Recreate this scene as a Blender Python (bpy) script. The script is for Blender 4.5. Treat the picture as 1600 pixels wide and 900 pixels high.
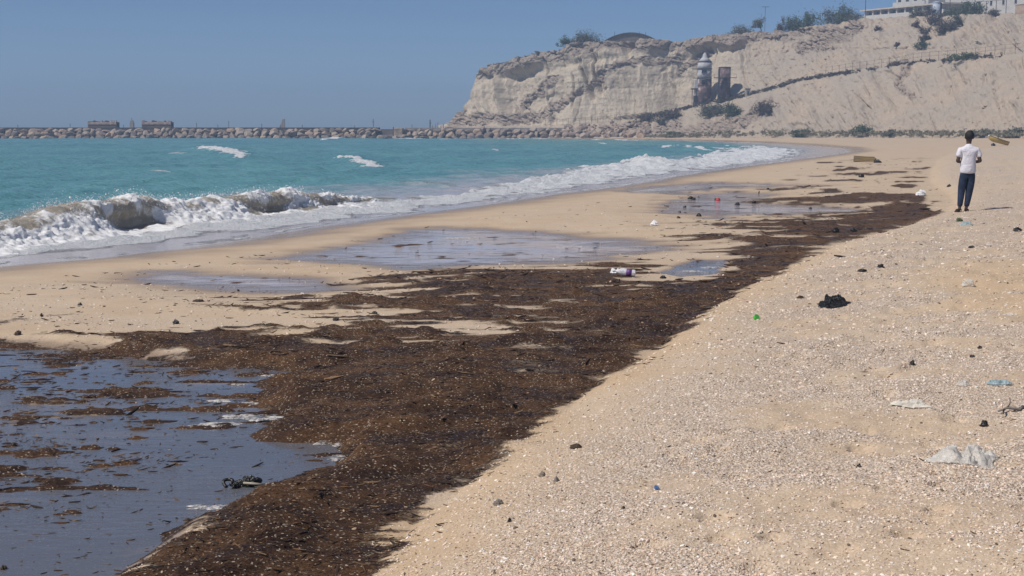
import bpy, bmesh, math, random
import numpy as np
from mathutils import Vector, Matrix, Euler

for o in list(bpy.data.objects):
    bpy.data.objects.remove(o)
scene = bpy.context.scene
COL = scene.collection
R = math.radians
rng = np.random.default_rng(7)
random.seed(7)

# ------------------------------------------------------------------ camera
CAMZ = 2.5
FPX = 2000.0
PITCH = math.atan(250.0 / FPX)
cam_d = bpy.data.cameras.new('camera')
cam_d.lens = 45.0
cam_d.sensor_width = 36.0
cam_d.clip_start = 0.1
cam_d.clip_end = 9000.0
cam = bpy.data.objects.new('camera', cam_d)
COL.objects.link(cam)
cam.location = (0, 0, CAMZ)
cam.rotation_euler = (math.pi / 2 - PITCH, 0, 0)
scene.camera = cam

# ------------------------------------------------------------------ sky, sun, exposure
SUN_AZ = math.atan2(-0.90, -0.44)      # the sun stands left of and behind the camera
SUN_EL = R(52)
world = bpy.data.worlds.new('World')
scene.world = world
world.use_nodes = True
wn = world.node_tree
bg = wn.nodes['Background']
sky = wn.nodes.new('ShaderNodeTexSky')
sky.sky_type = 'NISHITA'
sky.sun_disc = False
sky.sun_elevation = SUN_EL
sky.sun_rotation = SUN_AZ
sky.altitude = 0
sky.air_density = 0.55
sky.dust_density = 0.45
sky.ozone_density = 5.5
wn.links.new(sky.outputs[0], bg.inputs[0])
bg.inputs[1].default_value = 0.085
sun_d = bpy.data.lights.new('sun', 'SUN')
sun_d.energy = 3.9
sun_d.angle = R(0.6)
sun_d.color = (1.0, 0.94, 0.86)
sun = bpy.data.objects.new('sun', sun_d)
COL.objects.link(sun)
sdir = Vector((math.sin(SUN_AZ) * math.cos(SUN_EL), math.cos(SUN_AZ) * math.cos(SUN_EL), math.sin(SUN_EL)))
sun.rotation_euler = sdir.to_track_quat('Z', 'Y').to_euler()
scene.view_settings.view_transform = 'Standard'
scene.view_settings.look = 'None'
scene.view_settings.gamma = 1.0
scene.view_settings.exposure = 0.0
scene.render.engine = 'CYCLES'
scene.cycles.use_denoising = True
scene.cycles.max_bounces = 6
scene.cycles.transparent_max_bounces = 12
scene.cycles.volume_bounces = 0
scene.cycles.sample_clamp_indirect = 4.0

# ------------------------------------------------------------------ pixel -> place helpers (photo is 1600 x 900)
CP, SP = math.cos(PITCH), math.sin(PITCH)
def ray(u, v):
    u = np.asarray(u, float); v = np.asarray(v, float)
    a = u - 800.0; b = 450.0 - v
    return np.stack([a + 0 * b, FPX * CP + b * SP + 0 * a, -FPX * SP + b * CP + 0 * a], -1)
def on_z(u, v, z):
    d = ray(u, v)
    t = (np.asarray(z) - CAMZ) / d[..., 2]
    return np.stack([d[..., 0] * t, d[..., 1] * t, CAMZ + d[..., 2] * t], -1)
def at_y(u, v, Y):
    d = ray(u, v)
    t = np.asarray(Y, float) / d[..., 1]
    return np.stack([d[..., 0] * t, d[..., 1] * t, CAMZ + d[..., 2] * t], -1)
def to_px(p):
    p = np.asarray(p, float)
    y = p[..., 1]; z = p[..., 2] - CAMZ
    dep = y * CP - z * SP
    return 800 + FPX * p[..., 0] / dep, 450 - FPX * (y * SP + z * CP) / dep

# ------------------------------------------------------------------ noise
_perm = np.random.default_rng(3).permutation(256).astype(np.int64)
_perm = np.concatenate([_perm, _perm, _perm])
_g3 = np.random.default_rng(5).normal(size=(256, 3)); _g3 /= np.linalg.norm(_g3, axis=1)[:, None]
_ga = np.random.default_rng(6).uniform(0, 2 * np.pi, 256)
_g2 = np.stack([np.cos(_ga), np.sin(_ga)], 1)
def perlin(x, y, seed=0):
    x = np.asarray(x, float) + seed * 17.31; y = np.asarray(y, float) + seed * 9.77
    xi = np.floor(x); yi = np.floor(y); fx = x - xi; fy = y - yi
    xi = xi.astype(np.int64) & 255; yi = yi.astype(np.int64) & 255
    def g(ix, iy, dx, dy):
        h = _perm[_perm[ix & 255] + (iy & 255)]
        return _g2[h, 0] * dx + _g2[h, 1] * dy
    u = fx * fx * fx * (fx * (fx * 6 - 15) + 10); v = fy * fy * fy * (fy * (fy * 6 - 15) + 10)
    a = g(xi, yi, fx, fy); b = g(xi + 1, yi, fx - 1, fy)
    c = g(xi, yi + 1, fx, fy - 1); d = g(xi + 1, yi + 1, fx - 1, fy - 1)
    return 1.5 * ((a + u * (b - a)) * (1 - v) + (c + u * (d - c)) * v)
def fbm(x, y, octv=4, seed=0, gain=0.5, lac=2.03):
    s = 0; a = 1.0
    for k in range(octv):
        s = s + a * perlin(x * lac ** k, y * lac ** k, seed + k * 3)
        a *= gain
    return s
def ridged(x, y, octv=4, seed=0, gain=0.5, lac=2.03):
    s = 0; a = 1.0
    for k in range(octv):
        s = s + a * (1 - 2 * np.abs(perlin(x * lac ** k, y * lac ** k, seed + k * 3)))
        a *= gain
    return s
def cells(x, y, seed=0):
    """worley: (F1, F2-F1, cell random)"""
    x = np.asarray(x, float) + seed * 13.7; y = np.asarray(y, float) + seed * 5.3
    xi = np.floor(x).astype(np.int64); yi = np.floor(y).astype(np.int64)
    f1 = np.full(x.shape, 9.0); f2 = np.full(x.shape, 9.0); cid = np.zeros(x.shape, np.int64)
    for dx in (-1, 0, 1):
        for dy in (-1, 0, 1):
            h = _perm[_perm[(xi + dx) & 255] + ((yi + dy) & 255)]
            px = xi + dx + 0.1 + 0.8 * (h / 255.0)
            h2 = _perm[h + 71]
            py = yi + dy + 0.1 + 0.8 * (h2 / 255.0)
            d = np.hypot(px - x, py - y)
            near = d < f1
            f2 = np.where(near, f1, np.minimum(f2, d))
            cid = np.where(near, _perm[h2 + 33], cid)
            f1 = np.where(near, d, f1)
    return f1, f2 - f1, cid / 255.0
def sstep(a, b, x):
    t = np.clip((np.asarray(x, float) - a) / (b - a), 0, 1)
    return t * t * (3 - 2 * t)
def poly_sd(x, y, P):
    """signed distance to a closed polygon, positive inside"""
    x = np.asarray(x, float); y = np.asarray(y, float)
    best = np.full(x.shape, 1e18); ins = np.zeros(x.shape, bool)
    n = len(P)
    for i in range(n):
        ax, ay = P[i][0], P[i][1]; bx, by = P[(i + 1) % n][0], P[(i + 1) % n][1]
        ex, ey = bx - ax, by - ay
        L = ex * ex + ey * ey + 1e-12
        t = np.clip(((x - ax) * ex + (y - ay) * ey) / L, 0, 1)
        d = (x - ax - t * ex) ** 2 + (y - ay - t * ey) ** 2
        best = np.minimum(best, d)
        cr = ((ay > y) != (by > y))
        with np.errstate(divide='ignore', invalid='ignore'):
            xi = ex * (y - ay) / (ey if ey != 0 else 1e-12) + ax
        ins ^= cr & (x < xi)
    d = np.sqrt(best)
    return np.where(ins, d, -d)

# ------------------------------------------------------------------ object helpers
def tag(o, label=None, cat=None, group=None, kind=None):
    if label: o['label'] = label
    if cat: o['category'] = cat
    if group: o['group'] = group
    if kind: o['kind'] = kind
    return o
def empty(name, loc=(0, 0, 0), rz=0.0):
    o = bpy.data.objects.new(name, None)
    o.location = loc; o.rotation_euler = (0, 0, rz); o.empty_display_size = 0.2
    COL.objects.link(o)
    return o
def mesh_np(name, verts, faces, mat=None, parent=None, smooth=True, attrs=None):
    me = bpy.data.meshes.new(name)
    verts = np.ascontiguousarray(verts, dtype=np.float32).reshape(-1, 3)
    if isinstance(faces, np.ndarray):
        nf, k = faces.shape
        me.vertices.add(len(verts)); me.vertices.foreach_set('co', verts.ravel())
        me.loops.add(nf * k); me.loops.foreach_set('vertex_index', faces.astype(np.int32).ravel())
        me.polygons.add(nf)
        me.polygons.foreach_set('loop_start', np.arange(0, nf * k, k, dtype=np.int32))
        me.polygons.foreach_set('loop_total', np.full(nf, k, np.int32))
        me.update(calc_edges=True)
    else:
        me.from_pydata(verts.tolist(), [], faces)
        me.update()
    if smooth:
        me.polygons.foreach_set('use_smooth', np.ones(len(me.polygons), bool))
    for k, v in (attrs or {}).items():
        v = np.asarray(v, np.float32)
        if v.ndim == 1:
            a = me.attributes.new(k, 'FLOAT', 'POINT'); a.data.foreach_set('value', v)
        else:
            a = me.attributes.new(k, 'FLOAT_VECTOR', 'POINT'); a.data.foreach_set('vector', v.ravel())
    if mat is not None:
        me.materials.append(mat)
    o = bpy.data.objects.new(name, me)
    COL.objects.link(o)
    if parent is not None:
        o.parent = parent
    return o
def grid_faces(nr, nc):
    i = np.arange((nr - 1) * (nc - 1))
    r, c = i // (nc - 1), i % (nc - 1)
    a = r * nc + c
    return np.stack([a, a + 1, a + nc + 1, a + nc], 1)

class MB:
    """collects simple shapes into one mesh"""
    def __init__(s): s.v = []; s.f = []
    def add(s, vs, fs):
        b = len(s.v); s.v += [tuple(map(float, q)) for q in vs]; s.f += [[b + i for i in f] for f in fs]; return s
    def box(s, x0, x1, y0, y1, z0, z1):
        return s.add([(x0, y0, z0), (x1, y0, z0), (x1, y1, z0), (x0, y1, z0), (x0, y0, z1), (x1, y0, z1), (x1, y1, z1), (x0, y1, z1)],
                     [(3, 2, 1, 0), (4, 5, 6, 7), (0, 1, 5, 4), (1, 2, 6, 5), (2, 3, 7, 6), (3, 0, 4, 7)])
    def tube(s, pts, rad, n=8, cap=True):
        pts = [Vector(p) for p in pts]
        rad = [rad] * len(pts) if not hasattr(rad, '__len__') else rad
        vs = []; fs = []
        for i, p in enumerate(pts):
            d = (pts[min(i + 1, len(pts) - 1)] - pts[max(i - 1, 0)]).normalized()
            a = d.orthogonal().normalized() if abs(d.z) > 0.99 else d.cross(Vector((0, 0, 1))).normalized()
            b = d.cross(a)
            for k in range(n):
                t = 2 * math.pi * k / n
                vs.append(p + (a * math.cos(t) + b * math.sin(t)) * rad[i])
        for i in range(len(pts) - 1):
            for k in range(n):
                fs.append((i * n + k, i * n + (k + 1) % n, (i + 1) * n + (k + 1) % n, (i + 1) * n + k))
        if cap:
            fs.append(tuple(range(n))[::-1]); fs.append(tuple(range((len(pts) - 1) * n, len(pts) * n)))
        return s.add(vs, fs)
    def lathe(s, prof, n=24, c=(0, 0, 0)):
        vs = []; fs = []
        for r, z in prof:
            for k in range(n):
                t = 2 * math.pi * k / n
                vs.append((c[0] + r * math.cos(t), c[1] + r * math.sin(t), c[2] + z))
        for i in range(len(prof) - 1):
            for k in range(n):
                fs.append((i * n + k, i * n + (k + 1) % n, (i + 1) * n + (k + 1) % n, (i + 1) * n + k))
        fs.append(tuple(range(n))[::-1]); fs.append(tuple(range((len(prof) - 1) * n, len(prof) * n)))
        return s.add(vs, fs)
    def build(s, name, mat, parent=None, smooth=False, bevel=0.0):
        o = mesh_np(name, np.array(s.v), s.f, mat, parent, smooth)
        if bevel:
            m = o.modifiers.new('bevel', 'BEVEL'); m.width = bevel; m.segments = 2
        return o

# ------------------------------------------------------------------ material helper
class NT:
    def __init__(s, name):
        s.m = bpy.data.materials.new(name); s.m.use_nodes = True
        s.t = s.m.node_tree; s.n = s.t.nodes; s.bsdf = s.n['Principled BSDF']; s.out = s.n['Material Output']
        s.co = None
    def node(s, typ, ins=None, **kw):
        nd = s.n.new(typ)
        for k, v in kw.items(): setattr(nd, k, v)
        for k, v in (ins or {}).items(): s.put(nd.inputs[k], v)
        return nd
    def put(s, sock, v):
        if isinstance(v, bpy.types.NodeSocket): s.t.links.new(v, sock)
        elif isinstance(v, bpy.types.Node): s.t.links.new(v.outputs[0], sock)
        else:
            if hasattr(sock.default_value, '__len__') and hasattr(v, '__len__') and len(sock.default_value) == 4 and len(v) == 3:
                v = (*v, 1)
            sock.default_value = v
    def coord(s):
        if s.co is None:
            s.co = s.node('ShaderNodeNewGeometry').outputs['Position']
        return s.co
    def objco(s): return s.node('ShaderNodeTexCoord').outputs['Object']
    def scaled(s, sc, co=None):
        m = s.node('ShaderNodeMapping'); s.put(m.inputs['Vector'], co if co is not None else s.coord())
        m.inputs['Scale'].default_value = sc
        return m.outputs[0]
    def noise(s, scale, detail=4, rough=0.55, co=None, dist=0.0):
        nd = s.node('ShaderNodeTexNoise', {'Scale': scale, 'Detail': detail, 'Roughness': rough, 'Distortion': dist})
        s.put(nd.inputs['Vector'], co if co is not None else s.coord())
        return nd.outputs[0]
    def voro(s, scale, co=None, feature='F1', out='Distance', rnd=1.0):
        nd = s.node('ShaderNodeTexVoronoi', feature=feature)
        nd.inputs['Scale'].default_value = scale; nd.inputs['Randomness'].default_value = rnd
        s.put(nd.inputs['Vector'], co if co is not None else s.coord())
        return nd.outputs[out]
    def ramp(s, fac, stops, interp='LINEAR'):
        nd = s.node('ShaderNodeValToRGB'); s.put(nd.inputs[0], fac)
        nd.color_ramp.interpolation = interp
        e = nd.color_ramp.elements
        while len(e) < len(stops): e.new(0.5)
        for q, (p, c) in zip(e, stops):
            q.position = p; q.color = (*c, 1) if len(c) == 3 else c
        return nd.outputs[0]
    def map(s, v, a, b, c=0.0, d=1.0, smooth=False):
        nd = s.node('ShaderNodeMapRange', {'Value': v, 'From Min': a, 'From Max': b, 'To Min': c, 'To Max': d})
        if smooth: nd.interpolation_type = 'SMOOTHSTEP'
        return nd.outputs[0]
    def math(s, op, a, b=0.0, clamp=False):
        nd = s.node('ShaderNodeMath', operation=op, use_clamp=clamp)
        s.put(nd.inputs[0], a); s.put(nd.inputs[1], b)
        return nd.outputs[0]
    def mix(s, f, a, b, blend='MIX'):
        nd = s.node('ShaderNodeMix', data_type='RGBA', blend_type=blend)
        s.put(nd.inputs[0], f); s.put(nd.inputs[6], a); s.put(nd.inputs[7], b)
        return nd.outputs[2]
    def mixf(s, f, a, b):
        nd = s.node('ShaderNodeMix', data_type='FLOAT')
        s.put(nd.inputs[0], f); s.put(nd.inputs[2], a); s.put(nd.inputs[3], b)
        return nd.outputs[0]
    def attr(s, name, typ='GEOMETRY', out='Fac'):
        nd = s.node('ShaderNodeAttribute'); nd.attribute_name = name; nd.attribute_type = typ
        return nd.outputs[out]
    def bump(s, h, dist=0.01, strength=1.0, normal=None):
        nd = s.node('ShaderNodeBump', {'Height': h, 'Distance': dist, 'Strength': strength})
        if normal is not None: s.put(nd.inputs['Normal'], normal)
        return nd.outputs[0]
    def base(s, color=None, rough=None, normal=None, **kw):
        if color is not None: s.put(s.bsdf.inputs['Base Color'], color)
        if rough is not None: s.put(s.bsdf.inputs['Roughness'], rough)
        if normal is not None: s.put(s.bsdf.inputs['Normal'], normal)
        for k, v in kw.items(): s.put(s.bsdf.inputs[k], v)
        return s.m

def plain(name, color, rough=0.7, var=0.25, scale=6.0, bump=0.0, **kw):
    t = NT(name)
    n = t.noise(scale, 5, 0.6, t.objco())
    c = t.mix(t.map(n, 0.3, 0.7), tuple(q * (1 - var) for q in color), tuple(min(1, q * (1 + var)) for q in color))
    nm = t.bump(n, bump, 1.0) if bump else None
    return t.base(c, rough, nm, **kw)
# ================================================================== THE SHORE: shapes read off the photograph
POOL_Z = 0.20
def px_poly(pts, z): return on_z([p[0] for p in pts], [p[1] for p in pts], z)[:, :2]
SEA_P = np.concatenate([px_poly([(-400, 462), (-200, 440), (0, 416), (150, 404), (300, 386), (400, 371), (500, 354), (600, 340), (750, 321), (870, 303),
    (960, 293), (1060, 275), (1150, 262), (1230, 252), (1290, 244), (1330, 238), (1320, 232.5), (1260, 227), (1180, 222.5), (1080, 219.5), (1000, 217.8), (900, 216.8)], 0.0),
    np.array([(5, 303), (-30, 330), (-45, 380), (-20, 470), (300, 700), (2400, 1500), (2400, 2400), (-2400, 2400), (-2400, -60), (-45, -45)], float)])
BERM_P = np.concatenate([px_poly([(480, 1010), (585, 905), (640, 830), (670, 800), (735, 757), (745, 735), (700, 722), (740, 700), (800, 702), (842, 668), (905, 622),
    (960, 590), (1030, 546), (1060, 518), (1100, 490), (1150, 460), (1220, 418), (1300, 387), (1380, 366), (1440, 350), (1468, 332), (1470, 314), (1448, 292), (1452, 266),
    (1478, 246), (1500, 236), (1600, 228)], 0.3), np.array([(220, 150), (220, -30), (-16, -30), (-5, -5), (-1.6, 3.6)], float)])
WEED_P = px_poly([(150, 1010), (480, 1010), (588, 905), (640, 832), (668, 802), (738, 756), (640, 742), (735, 730), (655, 722), (700, 704), (800, 704), (842, 668), (905, 622), (960, 590),
    (1030, 546), (1060, 518), (1100, 490), (1150, 460), (1220, 418), (1300, 387), (1380, 366), (1440, 350), (1468, 332), (1470, 314), (1440, 290), (1452, 262), (1405, 254), (1480, 242),
    (1400, 240), (1330, 254), (1290, 264), (1330, 280), (1210, 292), (1150, 312), (1110, 330), (1220, 345), (1100, 352), (1190, 366), (1090, 372), (1165, 384), (1165, 396), (1135, 412),
    (1120, 430), (1060, 434), (1032, 432), (1030, 414), (960, 409), (900, 420), (830, 414), (720, 413), (640, 424), (540, 440), (590, 458), (380, 472), (480, 486), (570, 500),
    (700, 520), (520, 528), (350, 524), (200, 534), (90, 538), (150, 548), (300, 562), (450, 577), (545, 583), (430, 602), (560, 615), (410, 622), (480, 652), (430, 684), (560, 692),
    (548, 733), (430, 766), (396, 792), (290, 830), (300, 852), (190, 912)], 0.25)
SANDY_P = [px_poly(q, 0.25) for q in (
    [(560, 500), (640, 492), (760, 512), (860, 530), (760, 534), (640, 524)],
    [(470, 442), (560, 434), (620, 446), (560, 454)],
    [(600, 905), (560, 862), (640, 812), (690, 790), (650, 830)])]
POOLS = [
    ('wide shallow pool in the left foreground, strewn with weed and foam', [(-330, 535), (0, 534), (150, 545), (300, 560), (450, 575), (545, 582), (430, 600), (565, 613), (410, 624), (485, 650), (430, 682), (565, 690),
        (552, 735), (430, 767), (396, 792), (290, 832), (300, 852), (190, 912), (60, 1010), (-330, 1010)]),
    ('long shallow pool behind the plastic bottle', [(430, 405), (560, 380), (640, 360), (760, 357), (860, 366), (1000, 379), (1050, 390), (960, 402), (900, 412), (820, 416), (740, 419), (640, 421), (540, 412)]),
    ('small clear pool right of the bottle', [(1026, 426), (1080, 404), (1135, 408), (1122, 429), (1060, 435)]),
    ('thin strip of standing water on the left sand flat', [(170, 437), (260, 426), (400, 431), (500, 439), (570, 453), (440, 456), (280, 446)]),
    ('pool with dark lumps in the far middle', [(1045, 330), (1080, 303), (1150, 299), (1210, 304), (1180, 318), (1300, 324), (1370, 332), (1200, 337), (1120, 342)]),
    ('narrow film of water on the far sand flat', [(950, 300), (1060, 287), (1180, 285), (1260, 290), (1120, 297), (1040, 302)]),
]
POOL_W = [px_poly(p, POOL_Z) for _, p in POOLS]
POOL_CLEAR = px_poly([(300, 690), (560, 680), (560, 760), (420, 770), (300, 840), (150, 930), (-200, 930), (-200, 820), (120, 800), (180, 760)], POOL_Z)

def terrain(x, y, masks=False):
    x = np.atleast_1d(np.asarray(x, float)); y = np.atleast_1d(np.asarray(y, float))
    W = -poly_sd(x, y, SEA_P)
    E = poly_sd(x, y, BERM_P)
    far = sstep(60, 140, y)
    z = np.where(W > 0, 0.30 * (1 - np.exp(-np.maximum(W, 0) / 2.5)), np.maximum(-1.6, 0.08 * W))
    z = z + far * 0.85 * sstep(6, 60, W)
    nz = fbm(x / 1.7, y / 1.3, 4, 11)
    nf = fbm(x / 0.22, y / 0.17, 3, 21)
    z = z + sstep(0.5, 6, W) * 0.012 * nz
    amp = np.clip(0.018 * y, 0.10, 0.9)
    ns = fbm(x / (0.08 * y + 0.5), y / (0.06 * y + 0.35), 4, 31)        # ragged edges, coarser with distance
    Ei = np.maximum(E + 0.6 * amp * ns, 0)
    z = z + (0.24 * (1 - np.exp(-Ei / 0.55)) + 0.34 * sstep(0, 9, E)) * (1 - 0.75 * far)
    hum = np.maximum(0, fbm(x / 0.55, y / 0.42, 3, 61))
    z = z + sstep(0.4, 2, Ei) * (0.030 * nz + 0.022 * fbm(x / 0.45, y / 0.33, 3, 41) + 0.004 * nf)
    pit = cells(x / 0.34 + 0.3 * ns, y / 0.30, 7)
    z = z - sstep(0.5, 1.6, Ei) * 0.034 * sstep(0.32, 0.14, pit[0]) * (pit[2] > 0.66) * sstep(40, 20, y)
    dune = fbm((x * 0.8 + y * 0.6) / 1.5, (x * 0.35 - y) / 0.7, 3, 181)
    z = z + sstep(0.6, 2.5, Ei) * 0.022 * dune * (1 - far)
    sw = poly_sd(x, y, WEED_P)
    for P in SANDY_P[1:]:
        sw = np.minimum(sw, -poly_sd(x, y, P))
    seaw = sstep(-0.1, -1.6, E)                                            # away from the berm the mat frays into streaks
    sfar = sstep(24, 45, y)
    st1 = fbm(x / 1.3, y / 0.20, 4, 51, 0.6); st2 = fbm(x / 3.0, y / 0.62, 4, 57, 0.6); st3 = fbm(x / 6.0, y / 1.9, 4, 63, 0.6)
    streak = st1 * sstep(26, 14, y) + st2 * sstep(7, 14, y) * (1 - 0.6 * sfar) + st3 * sstep(20, 34, y)
    cap_ = (1.1 + 0.02 * y) * (1 - sfar) + 0.42 * amp * sfar
    wide = (0.20 + 0.006 * y) * (1 - seaw) + (0.55 + 0.016 * y) * seaw
    weed = sstep(-0.7, 0.7, (np.minimum(sw, cap_) + amp * 0.9 * ns * (1 - 0.6 * seaw) + (0.30 + 0.035 * y) * streak * (0.15 + 0.85 * seaw) - 0.15 * amp * sfar) / wide)
    thin = np.zeros_like(weed)
    for P in SANDY_P[:1]:
        thin = np.maximum(thin, sstep(-0.8, 0.6, poly_sd(x, y, P) + 0.5 * streak))
    weed = weed * (1 - thin * sstep(0.25, -0.45, streak + 0.15))
    s2 = fbm(x / 5.5, y / 2.6, 5, 171, 0.6)
    wfar = sstep(-0.12, 0.30, s2 + np.interp(y, [24, 32, 38, 46, 60, 95], [0.9, 0.75, 0.50, 0.22, 0.06, -0.04]))
    weed = weed * (1 - sstep(26, 34, y) * (1 - wfar))
    # thin tongues of weed washed over the sand flat
    flat = sstep(0.3, -0.3, E) * sstep(2.0, 5.0, W)
    strip = sstep(0.40, 0.75, st2 + 0.5 * st1) * sstep(-3.6, -0.1, sw) * flat
    weed = np.clip(np.maximum(weed, 0.75 * strip * (y < 60)), 0, 1)
    sp0 = poly_sd(x, y, POOL_W[0])
    weed = np.maximum(weed, sstep(-1.3, -0.5, sp0 + 0.25 * ns) * sstep(-0.35, 0.1, sw + 0.2 * ns) * sstep(-0.30, -0.18, x / y))
    weed = np.maximum(weed, sstep(-0.75, -0.15, sp0 + 0.15 * ns) * sstep(-1.3, -0.6, sw) * sstep(-0.26, -0.20, x / y))
    weed = weed * sstep(2.0, -0.2, E - 0.35)
    weed = weed * sstep(104, 80, y)
    bare = sstep(0.30 - 0.22 * seaw, 0.72 - 0.15 * seaw, fbm(x / 1.7, y / 0.34, 4, 191, 0.6)) * (0.35 + 0.65 * seaw)
    weed = weed * (1 - 0.72 * bare * (1 - sstep(-1.3, -0.5, sp0)))
    z = z + weed * (0.012 + 0.10 * np.maximum(0, fbm(x / 0.8, y / 0.42, 4, 81)) + 0.012 * nf)
    pool = np.zeros_like(z); isl = np.zeros_like(z)
    for k, P in enumerate(POOL_W):
        ext = P.max(0), P.min(0)
        near = (x < ext[0][0] + 3) & (x > ext[1][0] - 3) & (y < ext[0][1] + 3) & (y > ext[1][1] - 3)
        if not near.any(): continue
        xs, ys = x[near], y[near]
        sp = poly_sd(xs, ys, P) + amp[near] * (0.55 * ns[near] + 0.25 * streak[near])
        if k in (1, 3, 4, 5): sp = sp + amp[near] * (0.7 * st2[near] + 0.9 * fbm(xs / 2.6, ys / 1.3, 4, 201, 0.6))
        p = sstep(-0.15, 0.22, sp) if k in (0, 2) else sstep(-0.9 - 0.012 * ys, 1.0 + 0.02 * ys, sp)
        if k: 
            zr = z[near]; z[near] = np.minimum(zr, POOL_Z + 0.008 + (zr - POOL_Z).clip(0) * (1 - 0.9 * sstep(-2.2 - 0.02 * ys, 0.0, sp)))
        if k == 0:
            clear = sstep(-0.6, 0.8, poly_sd(xs, ys, POOL_CLEAR))
            f = 0.42 * fbm(xs / 0.75, ys / 0.34, 4, 91) + 0.48 * st1[near] + 0.50 * fbm(xs / 0.34, ys / 0.06, 3, 95, 0.6)
            i = np.maximum(0, f - 0.13 - 0.46 * clear); i = np.minimum(i, 0.25 + 0.3 * i)
            depth = 0.012 + 0.022 * clear
        else:
            f = fbm(xs / 1.1, ys / 0.8, 4, 91 + k) + 0.3 * fbm(xs / 0.3, ys / 0.25, 2, 95)
            i = np.maximum(0, f - 0.66); depth = 0.022
        zz = POOL_Z - depth + 0.09 * i + 0.004 * nf[near]
        z[near] = z[near] * (1 - p) + zz * p
        pool[near] = np.maximum(pool[near], p); isl[near] = np.maximum(isl[near], p * sstep(0.02, 0.12, i))
    if not masks:
        return z
    sandbed = 0.0
    p1x, p1y = on_z(60, 640, POOL_Z)[:2]
    sandbar = sstep(1.1, 0.3, np.hypot((x - p1x) / 1.1, (y - p1y) / 1.0) + 0.4 * ns)
    inside = np.maximum(isl, np.where(y < 14, (0.62 + 0.35 * streak) * (1 - 0.8 * sandbar), 0.10))
    weed = weed * (1 - pool) + inside * pool
    wet = np.clip(np.maximum(np.maximum(sstep(3.6, 0.2, W + 0.5 * nz) * (W > -4), sstep(0.0, 0.6, pool)), 0.55 * weed), 0, 1)
    gx, gy = on_z(1600, 450, 0.75)[:2]
    gold = sstep(1.25, 0.4, np.hypot((x - gx - 0.6) / 1.5, (y - gy) / 5.0) + 0.3 * ns)
    shell = sstep(-0.1, 1.3, E + 0.6 * amp * ns) * (0.22 + 0.78 * sstep(0.42, -0.10, 0.7 * fbm(x / 2.2 + 0.25 * y, y / 1.3, 5, 101) - 0.5 * dune + 0.9 * gold - 0.08))
    gold = np.maximum(gold * (E > 0), 0.8 * sstep(1.5, 0.2, E) * sstep(-0.8, 0.0, E) * sstep(-0.3, 0.5, ns + 0.3) * sstep(30, 12, y))
    shell = np.maximum(shell, 0.45 * flat * sstep(-0.2, 0.5, fbm(x / 3, y / 1.2, 3, 111)))
    terrain.gold = gold
    return z, weed, wet, shell, E, W, pool

def fan(ys, tmin, tmax, nc, off=1.5, inner=None):
    t = np.linspace(tmin, tmax, nc)
    Y, T = np.meshgrid(ys, t, indexing='ij')
    return (T * (Y + off)), Y

# ---- beach ground
v = np.arange(1700, 250, -2.2)
ys = 2.2 * FPX / (v - 200.0)
ext = [ys[-1]]
while ext[-1] < 520: ext.append(ext[-1] * 1.013)
ys = np.concatenate([np.linspace(-14, ys[0], 14)[:-1], ys, ext[1:]])
X, Y = fan(ys, -0.68, 0.72, 820, 1.5)
back = Y < 2.9
X = np.where(back, np.sign(X) * 0 + np.linspace(-0.68, 0.72, 820)[None, :] * (4.4 + (2.9 - np.minimum(Y, 2.9)) * 1.2), X)
tz, tweed, twet, tshell, tE, tW, tpool = [q.reshape(X.shape) for q in terrain(X.ravel(), Y.ravel(), True)]
tgold = terrain.gold.copy()
fc = grid_faces(*X.shape)
keep = (tW.ravel()[fc].max(1) > -14)
fc = fc[keep]
used = np.unique(fc)
remap = np.full(X.size, -1); remap[used] = np.arange(len(used))

t = NT('beach_sand')
pos = t.coord()
weed = t.attr('weed'); wet = t.attr('wet'); shell = t.attr('shell')
g1 = t.noise(1.3, 5, 0.6); g2 = t.noise(55, 3, 0.7); g3 = t.noise(9, 4, 0.6)
sand = t.mix(t.map(g1, 0.3, 0.7), (0.53, 0.38, 0.235), (0.63, 0.49, 0.335))
sand = t.mix(t.math('MULTIPLY', t.attr('gold'), 0.8), sand, (0.58, 0.385, 0.190))
sand = t.mix(t.map(g2, 0.25, 0.75), t.mix(0.45, sand, (0.23, 0.165, 0.11)), t.mix(0.25, sand, (0.78, 0.68, 0.58)))
vc = t.voro(62, out='Color'); vs_ = t.node('ShaderNodeSeparateColor'); t.put(vs_.inputs[0], vc)
vc2 = t.voro(140, out='Color'); vs2 = t.node('ShaderNodeSeparateColor'); t.put(vs2.inputs[0], vc2)
rampc = [(0.0, (0.20, 0.14, 0.10)), (0.08, (0.46, 0.34, 0.25)), (0.35, (0.68, 0.54, 0.41)), (0.6, (0.76, 0.63, 0.50)), (0.85, (0.82, 0.71, 0.60)), (1.0, (0.90, 0.84, 0.77))]
sh1 = t.ramp(vs_.outputs[0], rampc); sh2 = t.ramp(vs2.outputs[1], rampc)
shc = t.mix(0.5, sh1, sh2)
vd = t.voro(62); vd2 = t.voro(140)
shc = t.mix(t.map(vd, 0.35, 0.75, 0.0, 0.6), shc, (0.23, 0.165, 0.115))
shm = t.math('MULTIPLY', shell, t.map(g3, 0.30, 0.55, 0.45, 1.0))
col = t.mix(shm, sand, shc)
wn1 = t.noise(30, 6, 0.78, t.scaled((0.55, 1.25, 1.0))); wn2 = t.noise(2.4, 5, 0.65, t.scaled((0.45, 1.2, 1.0))); wn3 = t.noise(5.0, 4, 0.6, t.scaled((0.35, 1.1, 1.0)))
wsc = t.scaled((1.0, 2.0, 1.0)); wv = t.voro(95, co=wsc, out='Color'); wvs = t.node('ShaderNodeSeparateColor'); t.put(wvs.inputs[0], wv)
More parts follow.
